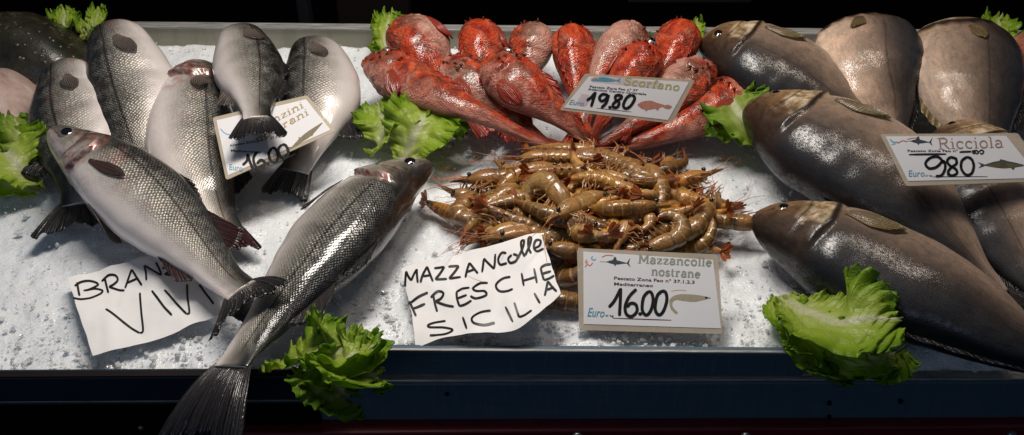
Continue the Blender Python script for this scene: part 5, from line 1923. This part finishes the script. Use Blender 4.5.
    put(card, 'amberjack_drawing', M['draw_fish'], lambda mb: (strip_poly(mb, pl, Zs([(500, 238), (540, 226), (580, 222), (630, 230), (668, 240)]), Zs([(500, 243), (540, 250), (580, 254), (630, 250), (668, 244)]), .0006),
                                                             poly(mb, pl, Zs([(610, 250), (622, 262), (630, 250)]), .00062, False)), pl)
    put(card, 'drawing_back', M['draw_back'], lambda mb: (strip_poly(mb, pl, Zs([(500, 237), (540, 225), (580, 221), (630, 229), (668, 239)]), Zs([(500, 240), (540, 233), (580, 229), (630, 236), (668, 241)]), .00064),
                                                        poly(mb, pl, Zs([(505, 240), (466, 226), (488, 240), (470, 254)]), .00066, False), poly(mb, pl, Zs([(560, 223), (566, 214), (590, 220), (600, 224)]), .00066, False)), pl)

    # ---- bass card, turned on the fish tails
    pl = Plane((213, 117, .086), (308, 95.5, .082), (226, 179, .066))
    root, card = price_card('tilted sea bass price card reading 16.00, half covered by a black tail fin',
                            [(212.5, 117.5), (307.5, 95), (335.5, 131), (226, 180)], [(216.5, 120.5), (306, 99.5), (330.5, 130), (228, 175.5)], pl, rad=3)
    s = 641 / 140
    Zs = lambda pts: zz(pts, 205, 90, s)
    put(card, 'title_lettering', M['title_gold'], lambda mb: (serif_text(mb, pl, 'Branzini', (251, 135.5), (304.5, 107.6), (-2.2, -6.6), .0006), serif_text(mb, pl, 'nostrani', (256, 144), (309.5, 114.6), (-2.2, -6.6), .0006)), pl)

    def small(mb):
        print_text(mb, pl, 'Allevato Zona Fao n\u00b0 37.1.2.3', Zs([(114, 262)])[0], Zs([(362, 216)])[0], (-.8, -2.4), .0006, .07)
        print_text(mb, pl, 'Mediterraneo', Zs([(120, 284)])[0], Zs([(258, 290)])[0], (-.6, -2.4), .0006, .07)
        ribbon(mb, pl, Zs([(262, 370), (412, 294)]), .7, .0006)
    put(card, 'small_print', M['print_black'], small, pl)
    pr = [Zs(p) for p in ([(172, 346), (192, 326), (196, 296)], [(194, 294), (208, 336), (226, 374)],
                          [(236, 286), (222, 318), (234, 354), (262, 358), (274, 334), (256, 322), (238, 338)], [(290, 342), (293, 345)],
                          [(306, 268), (292, 294), (304, 330), (328, 330), (334, 298), (322, 270), (306, 268)],
                          [(352, 252), (336, 274), (346, 308), (368, 314), (382, 288), (370, 256), (352, 252)])]
    put(card, 'price_lettering', M['ink'], lambda mb: hand(mb, pl, pr, 3.0, .0008), pl)
    put(card, 'bass_drawing', M['draw_bass'], lambda mb: (strip_poly(mb, pl, Zs([(392, 268), (430, 226), (470, 192), (536, 150)]), Zs([(394, 270), (444, 240), (490, 208), (538, 154)]), .0006),
                                                        poly(mb, pl, Zs([(430, 232), (428, 216), (442, 222)]), .00062, False), poly(mb, pl, Zs([(480, 206), (490, 214), (500, 196)]), .00062, False),
                                                        poly(mb, pl, Zs([(400, 262), (380, 262), (386, 274)]), .00062, False)), pl)
    put(card, 'euro_lettering', M['euro_blue'], lambda mb: print_text(mb, pl, 'Euro', Zs([(112, 366)])[0], Zs([(174, 374)])[0], (-.5, -6), .0006, .03, .1), pl)
    put(card, 'emblem_drop', M['logo_blue'], lambda mb: ribbon(mb, pl, Zs([(70, 178), (92, 200), (120, 208)]), 1.0, .0006), pl)

    # ---- handwritten sheets
    def sheet(label, quad, pl, bulge, strokes, w, seed):
        root = empty('paper_sign', pl.at(*quad[3]), label, 'paper sign', 'handwritten paper signs')
        mb = MB()
        slab(mb, quad_grid(pl, quad, 0, 44, 26, bulge, 1.6, seed), pl.n, .0003)
        sh = mb.build('sheet', M['paper'], root)
        mb = MB()
        hand(mb, pl, strokes, w, .0005)
        mb.build('handwriting', M['ink'], sh)

    crs = lambda px, py, k: .0030 * abs(mnoise.noise(Vector((px * .022, py * .03, k)))) + .0022 * abs(mnoise.noise(Vector((px * .05 + 9, py * .045, k))))
    wv = lambda px, py: crs(px, py, 2) + .0016 * math.sin(px * .075 + py * .05) + .0012 * math.sin(px * .03 - py * .11 + 1)
    pl = Plane((401, 269, .014), (541, 234, .052), (416, 348, .010), wv)
    Z = lambda pts: zz(pts, 380, 220, 3.105)
    st = [Z(p) for p in (
        [(80, 212), (82, 188), (83, 163)], [(83, 163), (91, 182), (101, 196)], [(101, 196), (109, 178), (117, 158)], [(117, 158), (119, 180), (121, 203)],
        [(129, 202), (138, 176), (148, 149)], [(148, 149), (157, 172), (167, 197)], [(137, 184), (160, 178)],
        [(170, 154), (201, 148)], [(201, 148), (188, 170), (174, 190)], [(174, 190), (209, 184)],
        [(213, 147), (244, 140)], [(244, 140), (230, 164), (215, 183)], [(215, 183), (251, 176)],
        [(265, 178), (270, 155), (277, 131)], [(277, 131), (290, 148), (304, 166)], [(270, 161), (294, 152)],
        [(317, 163), (322, 118)], [(322, 118), (338, 136), (355, 153)], [(355, 153), (359, 108)],
        [(395, 110), (380, 108), (368, 124), (374, 140), (396, 138)],
        [(412, 116), (400, 126), (406, 138), (424, 134), (430, 120), (416, 114)],
        [(430, 128), (446, 96), (450, 72), (441, 76), (444, 104), (452, 122)],
        [(454, 118), (468, 86), (472, 62), (464, 66), (464, 94), (472, 112)],
        [(478, 96), (496, 86), (500, 68), (486, 70), (480, 92), (490, 104), (510, 94)],
        [(92, 254), (102, 276), (112, 299)], [(88, 264), (118, 244), (150, 228)], [(100, 278), (140, 260)],
        [(166, 234), (170, 258), (176, 281)], [(158, 242), (182, 224), (198, 230), (190, 244), (172, 252)], [(172, 252), (200, 262), (229, 268)],
        [(279, 212), (256, 214), (238, 224)], [(238, 224), (240, 246), (247, 268)], [(247, 268), (266, 264), (286, 254)], [(242, 244), (271, 236)],
        [(336, 198), (310, 200), (290, 214), (300, 224), (326, 226), (332, 240), (300, 248), (282, 240)],
        [(406, 178), (382, 184), (362, 206), (372, 226), (398, 226), (414, 218)],
        [(440, 166), (447, 206)], [(479, 152), (487, 195)], [(444, 190), (485, 176)],
        [(531, 138), (514, 140), (499, 148)], [(499, 148), (503, 166), (509, 186)], [(509, 186), (526, 180), (541, 171)], [(503, 167), (531, 158)],
        [(203, 311), (172, 316), (150, 326), (156, 334), (196, 334), (226, 342), (204, 358), (156, 362)],
        [(257, 302), (272, 344)],
        [(346, 286), (312, 292), (288, 308), (294, 326), (324, 330), (357, 320)],
        [(391, 274), (412, 315)],
        [(419, 262), (426, 284), (432, 302)], [(432, 302), (452, 296), (472, 282)],
        [(479, 227), (497, 259)],
        [(511, 234), (516, 212), (521, 189)], [(521, 189), (534, 206), (549, 223)], [(515, 216), (541, 208)])]
    sheet('white sheet handwritten MAZZANCOLLE FRESCHE SICILIA, lying against the prawn heap', [(401, 269), (541, 234), (561, 294), (416, 348)], pl, (0, 0, 17, -2, 2.0), st, 2.5, 4)

    wv2 = lambda px, py: crs(px, py, 7) + .0020 * math.sin(px * .06 - py * .05) + .0014 * math.sin(px * .02 + py * .12)
    pl = Plane((67.6, 279, .013), (196, 249, .013), (93.4, 357.4, .012), wv2)
    Z = lambda pts: zz(pts, 50, 250, 5.12)
    st = [Z(p) for p in (
        [(140, 168), (146, 206), (156, 248)], [(128, 188), (160, 164), (205, 152), (244, 166), (210, 192), (172, 208)], [(172, 208), (230, 192), (268, 204), (230, 240), (170, 266), (124, 266)],
        [(278, 136), (288, 178), (298, 216)], [(262, 152), (300, 130), (336, 132), (346, 152), (324, 172), (300, 182)], [(300, 182), (340, 196), (381, 204)],
        [(384, 192), (402, 146), (420, 104)], [(420, 104), (444, 144), (472, 186)], [(392, 168), (450, 150)],
        [(496, 166), (494, 128), (484, 88)], [(484, 88), (526, 112), (572, 136)], [(572, 136), (562, 104), (544, 70)],
        [(576, 98), (600, 84), (622, 92), (606, 114), (588, 128)], [(588, 128), (620, 132), (650, 122)],
        [(288, 310), (350, 352), (410, 392), (456, 415)], [(456, 415), (474, 404), (468, 320), (462, 224)],
        [(524, 218), (572, 284), (626, 342)],
        [(590, 220), (648, 284), (702, 338)], [(702, 338), (716, 328), (708, 256), (704, 184)],
        [(764, 178), (800, 230), (838, 276)],
        [(690, 60), (700, 110)], [(720, 108), (716, 52), (760, 90), (752, 40)])]
    sheet('white sheet handwritten BRANZINI VIVI, partly under the slanting whole sea bass', [(67.6, 279), (196, 249), (224, 312), (93.4, 357.4)], pl, (2, 0, 4, 0), st, 2.3, 9)


# ------------------------------------------------------------------ the counter and what stands behind
def make_counter():
    root = empty('display_counter', (0, -.30, -.05), 'fish counter with blue black front rails, pale metal edges and a low steel back wall', 'counter')

    def beam(name, a, b, depth, height, mat, bev=.0025, parent=root):
        """bar whose top front edge runs a-b, going back by depth and down by height"""
        d = (b - a)
        L = d.length
        ex = d.normalized()
        ey = Vector((-ex.y, ex.x, 0)).normalized()
        ez = ex.cross(ey)
        mb = MB()
        mb.box((a + b) / 2 + ey * depth / 2 - ez * height / 2, (L, depth, height), Matrix((ex, ey, ez)).transposed())
        o = mb.build(name, mat, parent, smooth=False)
        bevel(o, bev)
        return o
    # back wall with bright rim
    a, b = P(-160, 24.5, .036), P(1200, 38, .036)
    beam('back_wall', a, b, .006, .12, M['steel'], .0015)
    beam('back_rim', a + Vector((0, -.0035, .0035)), b + Vector((0, -.0035, .0035)), .016, .0034, M['metal_edge'], .0012)
    # inner strip in front of the ice, middle part only
    a, b = P(300, 350, .012), P(808, 353.5, .012)
    beam('inner_rail', a, b, .010, .034, M['metal_dark'])
    beam('inner_rail_edge', a + Vector((0, -.0012, .0022)), b + Vector((0, -.0012, .0022)), .0034, .0022, M['metal_edge'], .0008)
    a, b = P(300, 372.5, -.022), P(812, 375.5, -.022)
    beam('lower_rail', a, b, .020, .010, M['metal_dark'])
    beam('lower_rail_edge', a + Vector((0, -.0008, .0018)), b + Vector((0, -.0008, .0018)), .006, .0018, M['metal_edge'], .0006)
    # main front beam, right two thirds
    a, b = P(315, 384, -.026), P(1180, 381, -.026)
    beam('front_panel', a, b, .016, .056, M['metal_dark'])
    beam('front_ledge', a + Vector((.001, .0012, .0030)), b + Vector((0, .0012, .0030)), .012, .0030, M['metal_edge'], .0012)
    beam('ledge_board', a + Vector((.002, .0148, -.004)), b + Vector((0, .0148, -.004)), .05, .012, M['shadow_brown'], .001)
    # left part steps back
    a, b = P(-160, 378.5, .006), P(316, 375.5, .006)
    beam('side_rail', a, b, .012, .036, M['metal_side'])
    beam('side_rail_edge', a + Vector((0, -.0010, .0020)), b + Vector((0, -.0010, .0020)), .008, .0020, M['shadow_brown'], .0006)
    a2, b2 = P(-160, 403, -.034), P(314, 400.5, -.034)
    beam('side_ledge', a2, b2, .026, .006, M['metal_side'])
    beam('side_ledge_edge', a2 + Vector((0, -.0006, .0012)), b2 + Vector((0, -.0006, .0012)), .004, .0014, M['metal_edge'], .0005)
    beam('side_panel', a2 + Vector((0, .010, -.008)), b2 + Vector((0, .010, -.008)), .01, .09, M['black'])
    # red frame under it
    a, b = P(236, 434, -.082), P(1200, 424, -.082)
    beam('red_frame', a, b, .02, .12, M['red_paint'])
    for px, py in ((577, 434), (745, 434), (1010, 432), (142, 425)):
        p = P(px, py, -.07)
        mb = MB()
        for k in range(6):
            pass
        r = .0055 if px != 142 else .0036
        n = Vector((0, -1, .25)).normalized()
        e1 = Vector((1, 0, 0))
        e2 = n.cross(e1)
        base = p + Vector((0, -.004, 0))
        rings = [[base + n * (r * .7 * math.sin(a)) + (e1 * math.cos(q) + e2 * math.sin(q)) * (r * math.cos(a)) for q in [2 * PI * i / 14 for i in range(14)]] for a in [-.5, 0, .4, .8, 1.2, 1.5]]
        st = mb.grid(rings, closed=True)
        mb.cap(st + 70, 14)
        mb.build('rivet', M['rivet'], root)
    for px, py in ((829, 402), (829, 417), (900, 400), (447, 392)):
        p = P(px, py, -.026 - (py - 382) / 690)
        p.y = P(px, 384, -.026).y
        mb = MB()
        mb.tube([p + Vector((0, -.0012, 0)), p + Vector((0, .002, 0))], .0022, 10)
        mb.build('screw', M['black'], root)
    # tray floor under the ice, counter body
    mb = MB()
    mb.box((.02, .10, -.075), (2.1, .58, .03))
    mb.build('tray_floor', M['black'], root, smooth=False)


def make_background():
    mb = MB()
    mb.grid([[Vector((x, y, -.95)) for x in (-5, 5)] for y in (-5, 5)])
    tag(mb.build('floor', M['black']), kind='structure')
    mb = MB()
    mb.box((0, 3.2, .6), (9, .1, 3.2))
    o = mb.build_at('stall_wall', M['black'], Vector((0, 3.2, -.95)), smooth=False)
    tag(o, 'dark wall closing the stall far behind the tray', 'wall')

    def item(name, px0, px1, top, bot, y, mat, label, cat, dep=.04):
        # spans those columns at distance y behind the tray
        def at(px, py):
            d = ray(px, py)
            return CAM + d * ((y - CAM.y) / d.y)
        a, b = at(px0, bot), at(px1, bot)
        zt = at(px0, top).z
        mb = MB()
        mb.box(((a.x + b.x) / 2, y + dep / 2, (zt + a.z) / 2), (b.x - a.x, dep, zt - a.z))
        o = mb.build_at(name, mat, Vector(((a.x + b.x) / 2, y, a.z)), smooth=False)
        bevel(o, .004)
        return tag(o, label, cat)
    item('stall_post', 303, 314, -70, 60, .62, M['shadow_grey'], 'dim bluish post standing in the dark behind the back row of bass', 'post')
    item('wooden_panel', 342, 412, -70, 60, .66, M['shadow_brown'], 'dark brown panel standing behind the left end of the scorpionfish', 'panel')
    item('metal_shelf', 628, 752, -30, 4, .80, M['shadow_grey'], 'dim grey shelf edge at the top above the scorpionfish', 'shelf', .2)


def make_lights():
    w = bpy.data.worlds.new('World')
    SC.world = w
    w.use_nodes = True
    bg = w.node_tree.nodes['Background']
    bg.inputs[0].default_value = (.35, .45, .62, 1)
    bg.inputs[1].default_value = .115

    def area(name, loc, aim, size, sizey, power, col):
        l = bpy.data.lights.new(name, 'AREA')
        l.shape = 'RECTANGLE'
        l.size, l.size_y = size, sizey
        l.energy = power
        l.color = col
        o = bpy.data.objects.new(name, l)
        COL.objects.link(o)
        o.location = loc
        o.rotation_euler = (Vector(aim) - Vector(loc)).to_track_quat('-Z', 'Y').to_euler()
        return o
    area('stall_lamp', (-.12, .16, 1.05), (-.02, .06, 0), .60, .18, 12.2, (1, .93, .85))
    area('stall_lamp', (.46, .26, 1.15), (.38, .10, 0), .30, .08, 2.6, (1, .86, .72))
    area('daylight', (-1.1, -2.5, 1.15), (0, -.1, 0), 1.6, 1.0, 4.8, (.58, .72, 1))


SC.view_settings.view_transform = 'Standard'
SC.view_settings.look = 'None'
SC.view_settings.exposure = 0
SC.view_settings.gamma = 1

make_ice()
make_chunks()
make_counter()
make_background()
make_flatfish()
make_bass()
make_jacks()
make_scorpionfish()
make_lettuce()
make_prawns()
make_signs()
make_lights()
